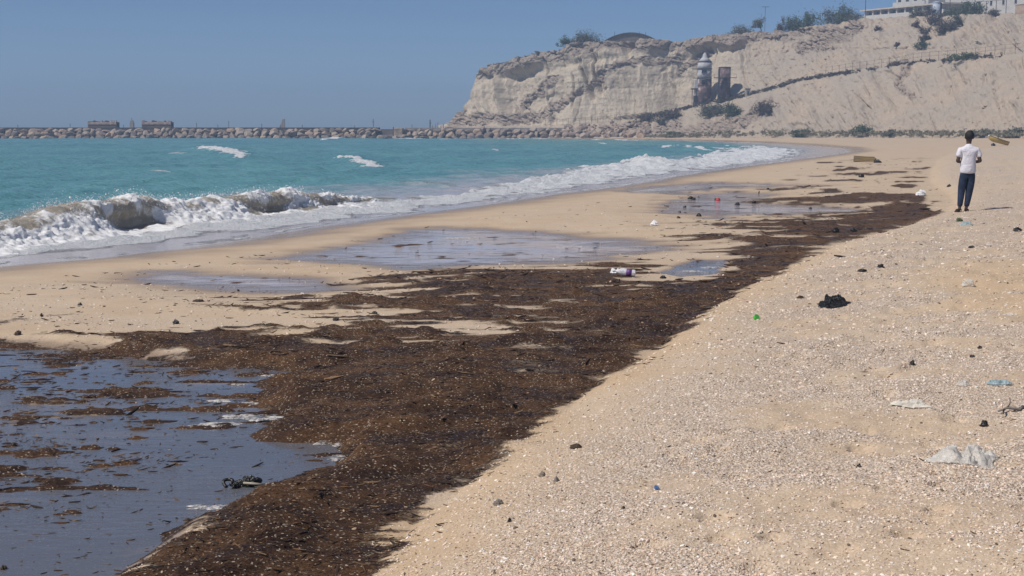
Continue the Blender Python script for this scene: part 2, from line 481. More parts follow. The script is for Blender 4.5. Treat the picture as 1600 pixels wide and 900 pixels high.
wc = t.ramp(t.math('ADD', t.math('MULTIPLY', wn1, 0.65), t.math('MULTIPLY', wvs.outputs[0], 0.35)), [(0.25, (0.012, 0.005, 0.0025)), (0.44, (0.046, 0.020, 0.010)), (0.58, (0.112, 0.055, 0.027)), (0.74, (0.27, 0.16, 0.088))])
wc = t.mix(t.map(wn2, 0.40, 0.60), t.mix(0.66, wc, (0.020, 0.010, 0.008)), t.mix(0.36, wc, (0.18, 0.098, 0.050)))
wc = t.mix(t.map(wvs.outputs[1], 0.955, 0.965), wc, (0.50, 0.42, 0.33))
wf = t.map(t.math('ADD', weed, t.math('ADD', t.math('MULTIPLY', t.math('SUBTRACT', wn1, 0.5), 1.0), t.math('MULTIPLY', t.math('SUBTRACT', wn3, 0.5), 0.9))), 0.30, 0.56)
wetc = t.mix(1.0, col, (0.56, 0.52, 0.50), 'MULTIPLY')
col = t.mix(wet, col, wetc)
col = t.mix(wf, col, wc)
hh = t.math('ADD', t.math('MULTIPLY', t.math('SUBTRACT', 0.6, vd), t.math('MULTIPLY', shell, 1.0)), t.math('MULTIPLY', g2, 0.25))
hh = t.math('ADD', hh, t.math('MULTIPLY', t.math('SUBTRACT', 0.5, vd2), t.math('MULTIPLY', shell, 0.4)))
hh = t.mixf(wf, hh, t.math('MULTIPLY', wn1, 2.6))
hh = t.math('MULTIPLY', hh, t.mixf(t.math('MULTIPLY', wet, t.math('SUBTRACT', 1.0, wf)), 1.0, 0.12))
nb = t.bump(hh, 0.011, 1.0)
rgh = t.mixf(wf, t.mixf(wet, 0.92, 0.16), t.map(wn2, 0.38, 0.56, 0.42, 0.92))
m_beach = t.base(col, rgh, nb)
t.put(t.bsdf.inputs['Specular IOR Level'], t.mixf(wf, t.mixf(wet, 0.25, 0.5), 0.20))
beach = mesh_np('beach_ground', np.stack([X, Y, tz], -1).reshape(-1, 3)[used], remap[fc], m_beach, None, True,
                {'weed': tweed.ravel()[used], 'wet': twet.ravel()[used], 'shell': tshell.ravel()[used], 'gold': tgold[used]})
tag(beach, kind='structure')

# ---- pools: cloudy water, sky sheen put into its diffuse colour; thin rims show sand
def pool_material(name, murk_sheen, amount, edge, ior=1.5):
    t = NT(name)
    nn = t.math('MULTIPLY', t.noise(9, 4, 0.6, t.scaled((0.5, 1.8, 1))), t.map(t.noise(0.8, 3, 0.5), 0.38, 0.62, 0.25, 1.6))
    nm = t.bump(nn, 0.014, 0.5)
    fr = t.node('ShaderNodeFresnel', {'IOR': ior}); t.put(fr.inputs['Normal'], nm)
    gl = t.node('ShaderNodeBsdfGlossy', {'Roughness': 0.04, 'Color': (1, 1, 1, 1)}); t.put(gl.inputs['Normal'], nm)
    tr0 = t.node('ShaderNodeBsdfTransparent', {'Color': (0.80, 0.78, 0.77, 1)}); df = t.node('ShaderNodeBsdfDiffuse', {'Color': (*murk_sheen, 1)})
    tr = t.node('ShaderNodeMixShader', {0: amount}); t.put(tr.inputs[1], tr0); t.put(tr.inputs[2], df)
    mx = t.node('ShaderNodeMixShader'); t.put(mx.inputs[0], fr); t.put(mx.inputs[1], tr); t.put(mx.inputs[2], gl)
    e1 = t.noise(4.0, 5, 0.65, t.scaled((0.4, 1.3, 1)))
    dep = t.math('ADD', t.attr('depth'), t.math('MULTIPLY', t.math('SUBTRACT', e1, 0.5), edge * 1.6))
    clear = t.node('ShaderNodeBsdfTransparent')
    m2 = t.node('ShaderNodeMixShader'); t.put(m2.inputs[0], t.map(dep, 0.0, edge, 0, 1, True)); t.put(m2.inputs[1], clear); t.put(m2.inputs[2], mx)
    t.t.links.new(m2.outputs[0], t.out.inputs[0])
    return t.m
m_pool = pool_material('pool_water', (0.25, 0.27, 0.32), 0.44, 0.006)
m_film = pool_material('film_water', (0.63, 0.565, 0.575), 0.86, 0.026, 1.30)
for k, ((lab, _), P) in enumerate(zip(POOLS, POOL_W)):
    lo, hi = P.min(0) - (0.5 if k in (0, 2) else 2.5), P.max(0) + (0.5 if k in (0, 2) else 2.5)
    nx_ = int(np.clip((hi[0] - lo[0]) / 0.06, 30, 260)); ny_ = int(np.clip((hi[1] - lo[1]) / 0.06, 30, 300))
    gx_, gy_ = np.meshgrid(np.linspace(lo[0], hi[0], nx_), np.linspace(lo[1], hi[1], ny_))
    sdp = poly_sd(gx_.ravel(), gy_.ravel(), P)
    dep = POOL_Z - terrain(gx_.ravel(), gy_.ravel())
    dep = dep - 0.3 * sstep(3.4, 2.0, -poly_sd(gx_.ravel(), gy_.ravel(), SEA_P)) - 0.06 * sstep(-0.9, -2.2, sdp)
    f_ = grid_faces(ny_, nx_); f_ = f_[dep[f_].max(1) > -0.03]; f_ = f_[sdp[f_].max(1) > (-0.7 if k in (0, 2) else -2.6)]
    us_ = np.unique(f_); rm = np.full(nx_ * ny_, -1); rm[us_] = np.arange(len(us_))
    vv_ = np.stack([gx_.ravel(), gy_.ravel(), np.full(nx_ * ny_, POOL_Z)], 1)[us_]
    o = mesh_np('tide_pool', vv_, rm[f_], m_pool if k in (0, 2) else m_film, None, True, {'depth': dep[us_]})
    tag(o, lab, kind='structure')

# ================================================================== SEA
ys = [13.0]
while ys[-1] < 330: ys.append(ys[-1] + max(0.10, 0.0030 * ys[-1]))
while ys[-1] < 1350: ys.append(ys[-1] * 1.05)
ys = np.array(ys)
X, Y = fan(ys, -0.62, 0.30, 620, 2.0)
sd = poly_sd(X.ravel(), Y.ravel(), SEA_P).reshape(X.shape)      # metres out from the waterline
off = sstep(0.3, 14, sd)
# swell crests run along the shore: direction of travel is towards +x, slightly -y
q = X * 0.80 - Y * 0.60
r = X * 0.60 + Y * 0.80
wob = 3.0 * perlin(X / 19, Y / 23, 5)
h = 0.16 * off * (ridged((q + wob) / 13, r / 55, 1, 3) - 0.3) + 0.17 * off * fbm((q + wob) / 4.2, r / 9.0, 3, 13) + 0.075 * sstep(0.3, 6, sd) * fbm(q / 1.1, r / 2.0, 3, 23)
h *= sstep(800, 200, Y)
fo = fbm(q / 1.4, r / 2.2, 4, 33); fof = fbm(X / 0.35, Y / 0.5, 3, 43)
foam = np.zeros_like(X); sandy = sstep(13, 2, sd + 2.5 * fo)
FOAM_P = px_poly([(-250, 424), (0, 390), (200, 366), (330, 345), (560, 318), (700, 306), (850, 278), (920, 262), (1000, 259), (1050, 256), (1120, 240), (1195, 231), (1245, 236),
    (1236, 248), (1150, 259), (1050, 273), (960, 285), (860, 300), (700, 322), (560, 341), (400, 361), (300, 374), (150, 390), (0, 406), (-250, 444)], 0.0)
amp = np.clip(0.02 * Y, 0.3, 3.0)
sf = poly_sd(X.ravel(), Y.ravel(), FOAM_P).reshape(X.shape)
foam = np.maximum(foam, sstep(-0.5, 1.2, (sf + amp * (0.9 * fo + 0.35 * fof)) / (0.35 + 0.01 * Y)))
h = h + sstep(0.2, 1.0, foam) * (0.025 + 0.0014 * np.clip(Y, 0, 90)) * (0.7 + fbm(X / 0.9, Y / 1.1, 4, 53)) * sstep(0.2, 3, sd)
CAPS = [  # crest end points in the photo, half width in metres, strength, lift
    ((306, 235.5), (345, 239), 1.0, 0.95, 0.35), ((335, 236), (378, 248), 1.5, 1.0, 0.40), ((258, 241), (292, 240.5), 0.7, 0.6, 0.20), ((526, 249.5), (560, 252), 0.7, 0.9, 0.3), ((552, 251), (593, 263), 1.0, 1.0, 0.35),
    ((224, 266.5), (272, 269), 0.30, 0.62, 0.05), ((280, 270), (326, 270), 0.32, 0.55, 0.05), ((95, 261.5), (142, 260), 0.3, 0.42, 0.03), ((384, 216), (414, 215.2), 1.2, 0.9, 0.1), ((502, 219.5), (538, 215.8), 1.6, 0.9, 0.2),
    ((935, 224), (947, 226), 0.8, 0.7, 0.1), ((1035, 233), (1060, 229), 0.9, 0.9, 0.2), ((1062, 229), (1110, 237), 0.9, 0.9, 0.2), ((1080, 233), (1170, 235), 1.0, 0.7, 0.1), ((620, 217.4), (660, 217.2), 1.0, 0.8, 0.1),
    ((690, 217.6), (860, 217.6), 1.3, 0.75, 0.0), ((880, 218.5), (1060, 219.6), 1.2, 0.7, 0.0), ((1060, 220.4), (1190, 223.4), 1.2, 0.7, 0.0), ((610, 288), (700, 291), 0.5, 0.42, 0.1), ((690, 291), (760, 297), 0.5, 0.35, 0.1),
    ((985, 262), (1012, 256), 1.1, 0.9, 0.35), ((1010, 256), (1046, 266), 1.4, 1.0, 0.35), ((765, 235), (776, 236.5), 0.6, 0.6, 0.05), ((22, 231), (40, 232), 0.6, 0.35, 0.02), ((230, 256.5), (250, 258), 0.4, 0.35, 0.02), ((1130, 229), (1200, 232), 0.8, 0.8, 0.1)]
for (p0, p1, hw, a, lift) in CAPS:
    c0 = on_z(p0[0], p0[1], 0.0); c1 = on_z(p1[0], p1[1], 0.0)
    near = (np.abs(X - 0.5 * (c0[0] + c1[0])) < abs(c1[0] - c0[0]) * 0.5 + 4 * hw + 2) & (np.abs(Y - 0.5 * (c0[1] + c1[1])) < abs(c1[1] - c0[1]) * 0.5 + 4 * hw + 4)
    if not near.any(): continue
    ex, ey = c1[0] - c0[0], c1[1] - c0[1]
    xs, ys_ = X[near], Y[near]
    tt_ = np.clip(((xs - c0[0]) * ex + (ys_ - c0[1]) * ey) / (ex * ex + ey * ey), 0, 1)
    dd_ = np.hypot(xs - c0[0] - tt_ * ex, (ys_ - c0[1] - tt_ * ey) / (1 + 0.01 * c0[1]))
    tap = 0.35 + 0.65 * np.sin(np.pi * np.clip(tt_, 0.03, 0.97))
    d = 1 - dd_ / (hw * tap) + 0.55 * fo[near] + 0.5 * fof[near]
    foam[near] = np.maximum(foam[near], a * sstep(0.0, 0.7, d))
    h[near] += lift * np.exp(-(dd_ / (hw * 1.3)) ** 2) * tap * (0.85 + 0.3 * fof[near]) * np.minimum(1.0, sd[near] / 3).clip(0)
z = np.where(sd > 0, 0.012 + h * sstep(0.0, 1.5, sd), 0.012)
# thin white rim of the run-up
rim = sstep(0.35, 0.05, np.abs(sd - 0.25 + 0.25 * fo)) * 0.75
foam = np.maximum(foam, rim * sstep(-0.3, 0.3, fbm(X / 1.1, Y / 2.0, 3, 73)))
foam = np.maximum(foam, 0.42 * sstep(0.15, 0.7, fo + 0.4 * fof) * sstep(9, 1, sd) * sstep(60, 30, Y))
fc = grid_faces(*X.shape)
keep = sd.ravel()[fc].max(1) > -1.2
fc = fc[keep]; used = np.unique(fc); remap = np.full(X.size, -1); remap[used] = np.arange(len(used))

def sea_material(name):
    t = NT(name)
    foam = t.attr('foam'); sandy = t.attr('sandy')
    n1 = t.noise(0.09, 4, 0.6, t.scaled((1, 0.5, 1))); n2 = t.noise(0.8, 4, 0.6, t.scaled((0.6, 1.0, 1)))
    deep = t.mix(t.map(n1, 0.35, 0.65), (0.095, 0.250, 0.290), (0.145, 0.345, 0.355))
    deep = t.mix(t.map(n2, 0.3, 0.75), t.mix(0.35, deep, (0.035, 0.140, 0.180)), t.mix(0.25, deep, (0.20, 0.40, 0.41)))
    film = t.mix(t.map(n2, 0.3, 0.7), (0.42, 0.39, 0.40), (0.53, 0.50, 0.52))
    col = t.mix(sandy, deep, film)
    f1 = t.noise(3.2, 6, 0.7); f2 = t.noise(26, 4, 0.7)
    fm = t.math('ADD', foam, t.math('ADD', t.math('MULTIPLY', t.math('SUBTRACT', f1, 0.5), 0.75), t.math('MULTIPLY', t.math('SUBTRACT', f2, 0.5), 0.55)))
    fm = t.map(fm, 0.34, 0.66)
    col = t.mix(fm, col, t.mix(t.map(f2, 0.3, 0.65), (0.62, 0.64, 0.68), (0.86, 0.87, 0.88)))
    rp = t.noise(4.5, 4, 0.6, t.scaled((0.5, 1.0, 1)))
    hb = t.mixf(fm, t.math('MULTIPLY', rp, t.mixf(sandy, 1.0, 0.25)), t.math('ADD', t.math('MULTIPLY', f1, 1.2), t.math('MULTIPLY', f2, 0.5)))
    nb = t.bump(hb, 0.16, 1.0)
    t.base(col, t.mixf(fm, t.mixf(sandy, 0.24, 0.10), 0.85), nb)
    t.put(t.bsdf.inputs['IOR'], 1.33)
    t.put(t.bsdf.inputs['Specular IOR Level'], t.mixf(sandy, 0.32, 0.5))
    return t.m
m_sea = sea_material('sea_water')
sea = mesh_np('sea', np.stack([X, Y, z], -1).reshape(-1, 3)[used], remap[fc], m_sea, None, True, {'foam': foam.ravel()[used].clip(0, 1), 'sandy': sandy.ravel()[used]})
tag(sea, kind='structure')

# ---- breaking wave along the shore
toe_px = [(-260, 424), (-120, 402), (0, 387), (90, 377), (170, 366), (230, 355), (300, 349), (360, 342), (430, 334), (500, 327), (570, 318), (640, 309)]
toe = px_poly(toe_px, 0.0)
seg = np.hypot(*np.diff(toe, axis=0).T); L = np.concatenate([[0], np.cumsum(seg)])
NS, NP = 1000, 96
s = np.linspace(0, L[-1], NS)
tx = np.interp(s, L, toe[:, 0]); ty = np.interp(s, L, toe[:, 1])
ker = np.ones(81) / 81
tx = np.convolve(np.pad(tx, 40, 'edge'), ker, 'valid'); ty = np.convolve(np.pad(ty, 40, 'edge'), ker, 'valid')
dx = np.gradient(tx, s); dy = np.gradient(ty, s); dn = np.hypot(dx, dy); dx /= dn; dy /= dn
nx, ny = dy, -dx                                  # towards the beach
uu = np.interp(s, L, [p[0] for p in toe_px])
H = np.interp(uu, [-260, -120, 0, 60, 120, 160, 220, 280, 340, 400, 450, 500, 540, 590, 640], [0.5, 0.55, 0.56, 0.60, 0.74, 0.84, 0.80, 0.66, 0.62, 0.66, 0.62, 0.48, 0.30, 0.14, 0.0])
H = H * (1 + 0.14 * fbm(s / 1.3, s * 0, 3, 7))
coll = np.interp(uu, [-260, 40, 120, 165, 215, 250, 290, 340, 380, 420, 480, 640], [1, 1, 0.75, 0.20, 0.10, 0.5, 1.0, 1.0, 0.6, 0.25, 0.45, 0.8])
coll = np.clip(coll + 0.25 * fbm(s / 1.6, s * 0 + 9, 3, 17), 0, 1)
pk = np.array([0, .18, .34, .46, .54, .60, .66, .74, .82, .90, 1.0])
a_pl = np.array([-5.0, -2.6, -1.25, -0.55, -0.15, 0.06, 0.10, -0.02, 0.08, 0.55, 1.6]); h_pl = np.array([-0.06, .32, .74, .96, 1.0, .88, .66, .40, .12, .06, -0.06])
a_co = np.array([-5.0, -2.6, -1.3, -0.7, -0.30, 0.0, 0.25, 0.5, 0.8, 1.15, 1.9]); h_co = np.array([-0.06, .30, .66, .86, .92, .84, .66, .46, .28, .12, -0.06])
p = np.linspace(0, 1, NP)
A = np.interp(p, pk, a_pl)[None, :] * (1 - coll[:, None]) + np.interp(p, pk, a_co)[None, :] * coll[:, None]
Hh = np.interp(p, pk, h_pl)[None, :] * (1 - coll[:, None]) + np.interp(p, pk, h_co)[None, :] * coll[:, None]
A = A * (0.35 + 0.75 * H[:, None]); Z = Hh * H[:, None]
S2, P2 = np.meshgrid(s, p, indexing='ij')
ff = fbm(S2 / 0.9, P2 * 5, 4, 27); fg = fbm(S2 / 0.16, P2 * 22, 4, 37)
crest = np.exp(-((P2 - 0.54) / 0.11) ** 2); front = sstep(0.55, 0.74, P2)
wf_ = np.clip(crest * (0.46 + 1.0 * ff) * 1.1 + front * (coll[:, None] * 1.15 + 0.10 + 0.9 * ff) * sstep(0.0, 0.15, H)[:, None] + sstep(.84, .92, P2) * 0.95 - 0.1, 0, 1)
wf_ *= sstep(0.02, 0.2, H)[:, None] * 0.9 + 0.1
rough = wf_ * (0.045 * fg + 0.085 * np.maximum(0, ff)) * sstep(0, 0.3, H)[:, None]
rough = rough + crest * 0.07 * np.maximum(0, fbm(S2 / 0.28, P2 * 0, 4, 47)) * sstep(0.1, 0.4, H)[:, None]
A = A + 0.5 * rough + 0.05 * H[:, None] * fbm(S2 / 0.6, P2 * 7, 3, 57)
Z = Z + rough * sstep(0, 0.1, P2) + (0.016 * ridged(S2 / 0.30, P2 * 2.0, 2, 67) * H[:, None] * sstep(0.25, 0.5, P2) * (P2 < 0.85))
wx = tx[:, None] + nx[:, None] * A; wy = ty[:, None] + ny[:, None] * A
sandyw = np.clip(0.25 + sstep(0.15, 0.5, P2) * 0.75, 0, 1) * sstep(-0.1, 0.2, H[:, None])
wave_v = np.stack([wx, wy, Z + 0.0], -1)
t = NT('breaker_water')
foam_ = t.attr('foam'); sandy_ = t.attr('sandy')
f1 = t.noise(3.2, 6, 0.7, t.scaled((1.0, 1.0, 0.6))); f2 = t.noise(22, 5, 0.75)
fm = t.math('ADD', foam_, t.math('ADD', t.math('MULTIPLY', t.math('SUBTRACT', f1, 0.5), 0.8), t.math('MULTIPLY', t.math('SUBTRACT', f2, 0.5), 0.8)))
lace = t.voro(5.5, co=t.scaled((1.0, 1.0, 0.45)), feature='DISTANCE_TO_EDGE')
fm = t.math('ADD', fm, t.map(lace, 0.0, 0.12, 0.30, 0.0))
fm = t.map(fm, 0.32, 0.80)
wcol = t.mix(sandy_, (0.05, 0.20, 0.20), t.mix(t.map(f1, 0.3, 0.7), (0.43, 0.37, 0.285), (0.63, 0.575, 0.49)))
wcol = t.mix(fm, wcol, t.mix(t.map(f2, 0.3, 0.62), (0.80, 0.80, 0.81), (0.93, 0.93, 0.93)))
t.base(wcol, t.mixf(fm, 0.30, 0.85), t.bump(t.math('ADD', f1, t.math('MULTIPLY', f2, 0.5)), 0.035, 1.0))
t.put(t.bsdf.inputs['Subsurface Weight'], 0.0)
tl = t.node('ShaderNodeBsdfTranslucent'); t.put(tl.inputs['Color'], wcol)
mxs = t.node('ShaderNodeMixShader'); t.put(mxs.inputs[0], t.map(fm, 0.0, 1.0, 0.42, 0.12)); t.put(mxs.inputs[1], t.bsdf); t.put(mxs.inputs[2], tl); t.t.links.new(mxs.outputs[0], t.out.inputs[0])
m_wave = t.m
wave = mesh_np('breaking_wave', wave_v.reshape(-1, 3), grid_faces(NS, NP), m_wave, None, True, {'foam': wf_.ravel(), 'sandy': sandyw.ravel()})
tag(wave, 'sandy brown breaker with a white foaming crest rolling onto the beach', kind='structure')

# ---- instanced scatter (shell hash, weed scraps, spray): one stuff object each
def scatter(name, pts, rot, scl, tint, mat, sub=2):
    me = bpy.data.meshes.new(name)
    n = len(pts)
    me.vertices.add(n); me.vertices.foreach_set('co', np.asarray(pts, np.float32).ravel())
    for k, v_ in (('rot', rot), ('scl', scl), ('tint', tint)):
        a = me.attributes.new(k, 'FLOAT_VECTOR', 'POINT'); a.data.foreach_set('vector', np.asarray(v_, np.float32).ravel())
    me.materials.append(mat)
    o = bpy.data.objects.new(name, me); COL.objects.link(o)
    g = bpy.data.node_groups.new(name, 'GeometryNodeTree')
    g.interface.new_socket('Geometry', in_out='INPUT', socket_type='NodeSocketGeometry')
    g.interface.new_socket('Geometry', in_out='OUTPUT', socket_type='NodeSocketGeometry')
    gi = g.nodes.new('NodeGroupInput'); go = g.nodes.new('NodeGroupOutput')
    ico = g.nodes.new('GeometryNodeMeshIcoSphere'); ico.inputs['Radius'].default_value = 1; ico.inputs['Subdivisions'].default_value = sub
    sp = g.nodes.new('GeometryNodeSetPosition')
    nz = g.nodes.new('ShaderNodeTexNoise'); nz.inputs['Scale'].default_value = 1.3
    vm = g.nodes.new('ShaderNodeVectorMath'); vm.operation = 'SUBTRACT'; vm.inputs[1].default_value = (0.5, 0.5, 0.5)
    vm2 = g.nodes.new('ShaderNodeVectorMath'); vm2.operation = 'SCALE'; vm2.inputs['Scale'].default_value = 1.1
    g.links.new(nz.outputs['Color'], vm.inputs[0]); g.links.new(vm.outputs[0], vm2.inputs[0]); g.links.new(vm2.outputs[0], sp.inputs['Offset'])
    g.links.new(ico.outputs[0], sp.inputs[0])
    sm = g.nodes.new('GeometryNodeSetMaterial'); sm.inputs['Material'].default_value = mat
    g.links.new(sp.outputs[0], sm.inputs[0])
    ip = g.nodes.new('GeometryNodeInstanceOnPoints')
    g.links.new(gi.outputs[0], ip.inputs['Points']); g.links.new(sm.outputs[0], ip.inputs['Instance'])
    for nm_, sk in (('rot', 'Rotation'), ('scl', 'Scale')):
        na = g.nodes.new('GeometryNodeInputNamedAttribute'); na.data_type = 'FLOAT_VECTOR'; na.inputs[0].default_value = nm_
        g.links.new(na.outputs[0], ip.inputs[sk])
    g.links.new(ip.outputs[0], go.inputs[0])
    md = o.modifiers.new('scatter', 'NODES'); md.node_group = g
    tag(o, kind='stuff')
    return o
def tint_mat(name, rough=0.8):
    t = NT(name)
    return t.base(t.attr('tint', 'INSTANCER', 'Color'), rough)

# shell hash and pebbles on the berm and the sand flat
N = 300000
vv = rng.uniform(0, 1, N)
vy = 205 + 60 + (1 - vv) * 760 * 1.0
zz = 2.0 * FPX / (vy - 200)                          # more of them per square metre near the camera
xx = rng.uniform(-0.52, 0.52, N) * (zz + 1.5)
tz_, w_, wet_, sh_, E_, W_, pl_ = terrain(xx, zz, True)
prob = np.where(E_ > 0, 0.25 + 0.75 * sh_, np.where(W_ > 4, 0.10 + 0.10 * sh_, 0.0))
prob = np.where(w_ > 0.5, 0.05, prob)
k = rng.uniform(0, 1, N) < prob * np.where(pl_ > 0.3, 0.15, 1.0)
xx, zz, tz_ = xx[k], zz[k], tz_[k]; n = len(xx)
sz = np.minimum(np.exp(rng.normal(-5.38, 0.42, n)), 0.0105) * np.clip(zz / 9, 0.9, 2.2)
scl = np.stack([sz * rng.uniform(0.8, 1.5, n), sz * rng.uniform(0.6, 1.1, n), sz * rng.uniform(0.25, 0.7, n)], 1)
rot = np.stack([rng.normal(0, 0.35, n), rng.normal(0, 0.35, n), rng.uniform(0, 6.28, n)], 1)
pal = np.array([(0.84, 0.78, 0.71), (0.71, 0.60, 0.49), (0.65, 0.51, 0.38), (0.58, 0.45, 0.34), (0.67, 0.54, 0.46), (0.42, 0.31, 0.22), (0.13, 0.095, 0.07), (0.48, 0.43, 0.39), (0.76, 0.68, 0.61)])
ti = np.minimum(0.9, pal[rng.choice(len(pal), n, p=[.04, .20, .22, .18, .15, .08, .035, .03, .065])] * rng.uniform(0.85, 1.28, (n, 1)))
ti = np.where((w_[k] > 0.4)[:, None], ti * np.array([0.62, 0.52, 0.42]) * rng.uniform(0.3, 1.2, (n, 1)), ti)
scatter('shell_gravel', np.stack([xx, zz, tz_ + 0.15 * sz], 1), rot, scl, ti, tint_mat('shell_bits'))
# scraps of brown weed
N = 120000
vy = 200 + 45 + rng.uniform(0, 1, N) * 760
zz = 2.2 * FPX / (vy - 200)
xx = rng.uniform(-0.52, 0.40, N) * (zz + 1.5)
tz_, w_, wet_, sh_, E_, W_, pl_ = terrain(xx, zz, True)
patch = sstep(0.05, 0.55, fbm(xx / 1.8, zz / 0.6, 4, 141))
lowleft = sstep(-0.4, 0.6, poly_sd(xx, zz, POOL_CLEAR))
prob = np.where(pl_ > 0.5, 0.02 + (0.10 + 0.40 * patch) * (zz < 14) * (1 - 0.92 * lowleft), np.where(w_ > 0.35, 0.55, np.where(E_ > 0.3, 0.004, np.where(W_ > 3.5, 0.015 + 0.22 * patch ** 2, 0.0))))
k = rng.uniform(0, 1, N) < prob
xx, zz, tz_, pl_ = xx[k], zz[k], tz_[k], pl_[k]; n = len(xx)
ln = np.exp(rng.normal(-4.1, 0.5, n)) * np.clip(zz / 10, 0.8, 2.5)
scl = np.stack([ln * 1.15, ln * rng.uniform(0.06, 0.22, n), ln * rng.uniform(0.05, 0.16, n)], 1)
rot = np.stack([rng.normal(0, 0.2, n), rng.normal(0, 0.18, n), rng.normal(0, 0.8, n)], 1)
pal = np.array([(0.022, 0.010, 0.006), (0.065, 0.030, 0.014), (0.13, 0.066, 0.030), (0.22, 0.135, 0.07), (0.040, 0.019, 0.010)])
ti = pal[rng.choice(5, n, p=[.28, .28, .2, .07, .17])] * rng.uniform(0.7, 1.2, (n, 1))
scatter('seaweed_scraps', np.stack([xx, zz, np.where(pl_ > 0.5, np.maximum(tz_, POOL_Z), tz_) + 0.1 * ln], 1), rot, scl, ti, tint_mat('weed_scraps', 0.85), 1)
# spray thrown up by the breaker
n = 5200
wgt = np.clip(H, 0, 1) ** 2 * (0.25 + np.clip(fbm(s / 1.1, s * 0 + 3, 3, 77) + 0.25, 0, 1.5)); wgt /= wgt.sum()
i = rng.choice(NS, n, p=wgt); pj = np.clip(rng.normal(52, 12, n), 20, 90).astype(int)
P = wave_v[i, pj] + rng.normal(0, 0.05, (n, 3)); P[:, 2] += np.abs(rng.normal(0, 0.06, n)) * (0.5 + H[i]) * (1 + 1.1 * (rng.uniform(0, 1, n) < 0.08))
sz = np.exp(rng.normal(-5.15, 0.45, n))
spray = scatter('wave_spray', P, rng.uniform(0, 6, (n, 3)), np.stack([sz, sz, sz * 1.2], 1), np.full((n, 3), 0.88), tint_mat('spray_white', 0.5), 1)
# ================================================================== CLIFFS
def pl(u, pts):
    return np.interp(u, [p[0] for p in pts], [p[1] for p in pts])
TOP = [(684, 197), (694, 192), (706, 184), (720, 171), (731, 156), (736, 148), (738, 140), (741, 128), (748, 116), (757, 108), (764, 103), (790, 100), (806, 95), (838, 89), (842, 85), (880, 79), (889, 70), (930, 68), (1000, 65), (1060, 64),
       (1096, 62), (1122, 57), (1150, 55), (1180, 51), (1240, 50), (1262, 43), (1300, 37), (1340, 31), (1380, 28), (1440, 25), (1480, 24), (1520, 22), (1545, 21), (1562, 23), (1600, 26), (1700, 34), (1900, 40), (2400, 40)]
PATH = [(684, 197.5), (760, 197.5), (860, 195.5), (930, 191), (975, 186), (1010, 182), (1060, 172), (1100, 162), (1150, 153), (1200, 140), (1250, 125), (1320, 114), (1400, 104), (1440, 97), (1500, 93), (1600, 83), (1700, 76), (1900, 70), (2400, 66)]
BASE = [(684, 215.5), (900, 215.5), (1000, 214), (1200, 213), (1400, 213), (1600, 213.5), (1800, 216), (2400, 222)]
D_B = [(684, 326), (800, 316), (900, 303), (1000, 297), (1200, 275), (1400, 243), (1600, 207), (1800, 175), (2400, 120)]
RUN1 = [(684, 7), (900, 7), (1000, 12), (1100, 18), (1200, 21), (1400, 26), (1600, 28), (2400, 26)]
RUN2 = [(684, 16), (740, 10), (900, 9), (1050, 9), (1150, 12), (1240, 20), (1350, 30), (1600, 34), (2400, 30)]
us = np.concatenate([np.arange(684, 1640, 0.9), np.arange(1640, 2400, 12)])
N1, N2, N3 = 80, 150, 14
nc = len(us)
vt, vp, vb = pl(us, TOP), pl(us, PATH), pl(us, BASE)
vt = vt + 1.6 * fbm(us / 14, us * 0, 3, 5) + 1.2 * (cells(us / 9, us * 0 + 0.5, 3)[2] - 0.5)
vp = np.maximum(vp, vt + 0.6); db = pl(us, D_B); r1 = pl(us, RUN1); r2 = pl(us, RUN2)
pb = at_y(us, vb, db); s_len = np.concatenate([[0], np.cumsum(np.hypot(*np.diff(pb[:, :2], axis=0).T))])
rows = [at_y(us, vb, db) + np.array([-1.5, -4.0, -2.5])]; sect = [np.zeros(nc)]; tt = [np.zeros(nc)]; N1 += 1
for k in range(N1 - 1):
    f = k / (N1 - 2)
    vv_ = vb + (vp - vb) * f; dd = db + r1 * f
    rows.append(at_y(us, vv_, dd)); sect.append(np.zeros(nc)); tt.append(np.full(nc, f))
for k in range(N2):
    f = (k + 1) / N2
    steep = sstep(1220, 1080, us)
    # the left cliff keeps a toe of talus and a vertical upper face; the right slope is even
    g = f + steep * 0.30 * np.sin(np.pi * np.clip(f, 0, 1)) * 0.0
    ff_ = np.where(f < 0.35, f / 0.35 * 0.55, 0.55 + (f - 0.35) / 0.65 * 0.45) * steep + f * (1 - steep)
    vv_ = vp + (vt - vp) * f
    dd = db + r1 + 1.5 + r2 * ff_
    rows.append(at_y(us, vv_, dd)); sect.append(np.ones(nc)); tt.append(np.full(nc, f))
top = rows[-1]
for k in range(N3):
    f = ((k + 1) / N3) ** 2
    q = top.copy(); q[:, 1] += 160 * f; q[:, 0] += 160 * f * (us - 800) / FPX * 1.15 + 30 * f * sstep(900, 684, us); q[:, 2] += 0.6 * f - 14 * f * sstep(760, 684, us)
    rows.append(q); sect.append(np.full(nc, 2.0)); tt.append(np.full(nc, f))
C = np.stack(rows, 0); SEC = np.stack(sect, 0); F = np.stack(tt, 0)
S = np.broadcast_to(s_len, F.shape); UU = np.broadcast_to(us, F.shape)
_, VV = to_px(C)
Zc = C[..., 2]
stp = sstep(1230, 1060, UU) * (SEC == 1)                       # steep marl cliff
slo = 1 - sstep(1230, 1060, UU)
cap = sstep(0.80, 0.90, F + 0.06 * fbm(S / 6, Zc / 6, 3, 9)) * (SEC == 1) * sstep(1300, 1200, UU) * sstep(735, 760, UU)
edgefade = sstep(0.0, 0.05, F) * (SEC == 1) + (SEC == 0) * sstep(1.0, 0.92, F)
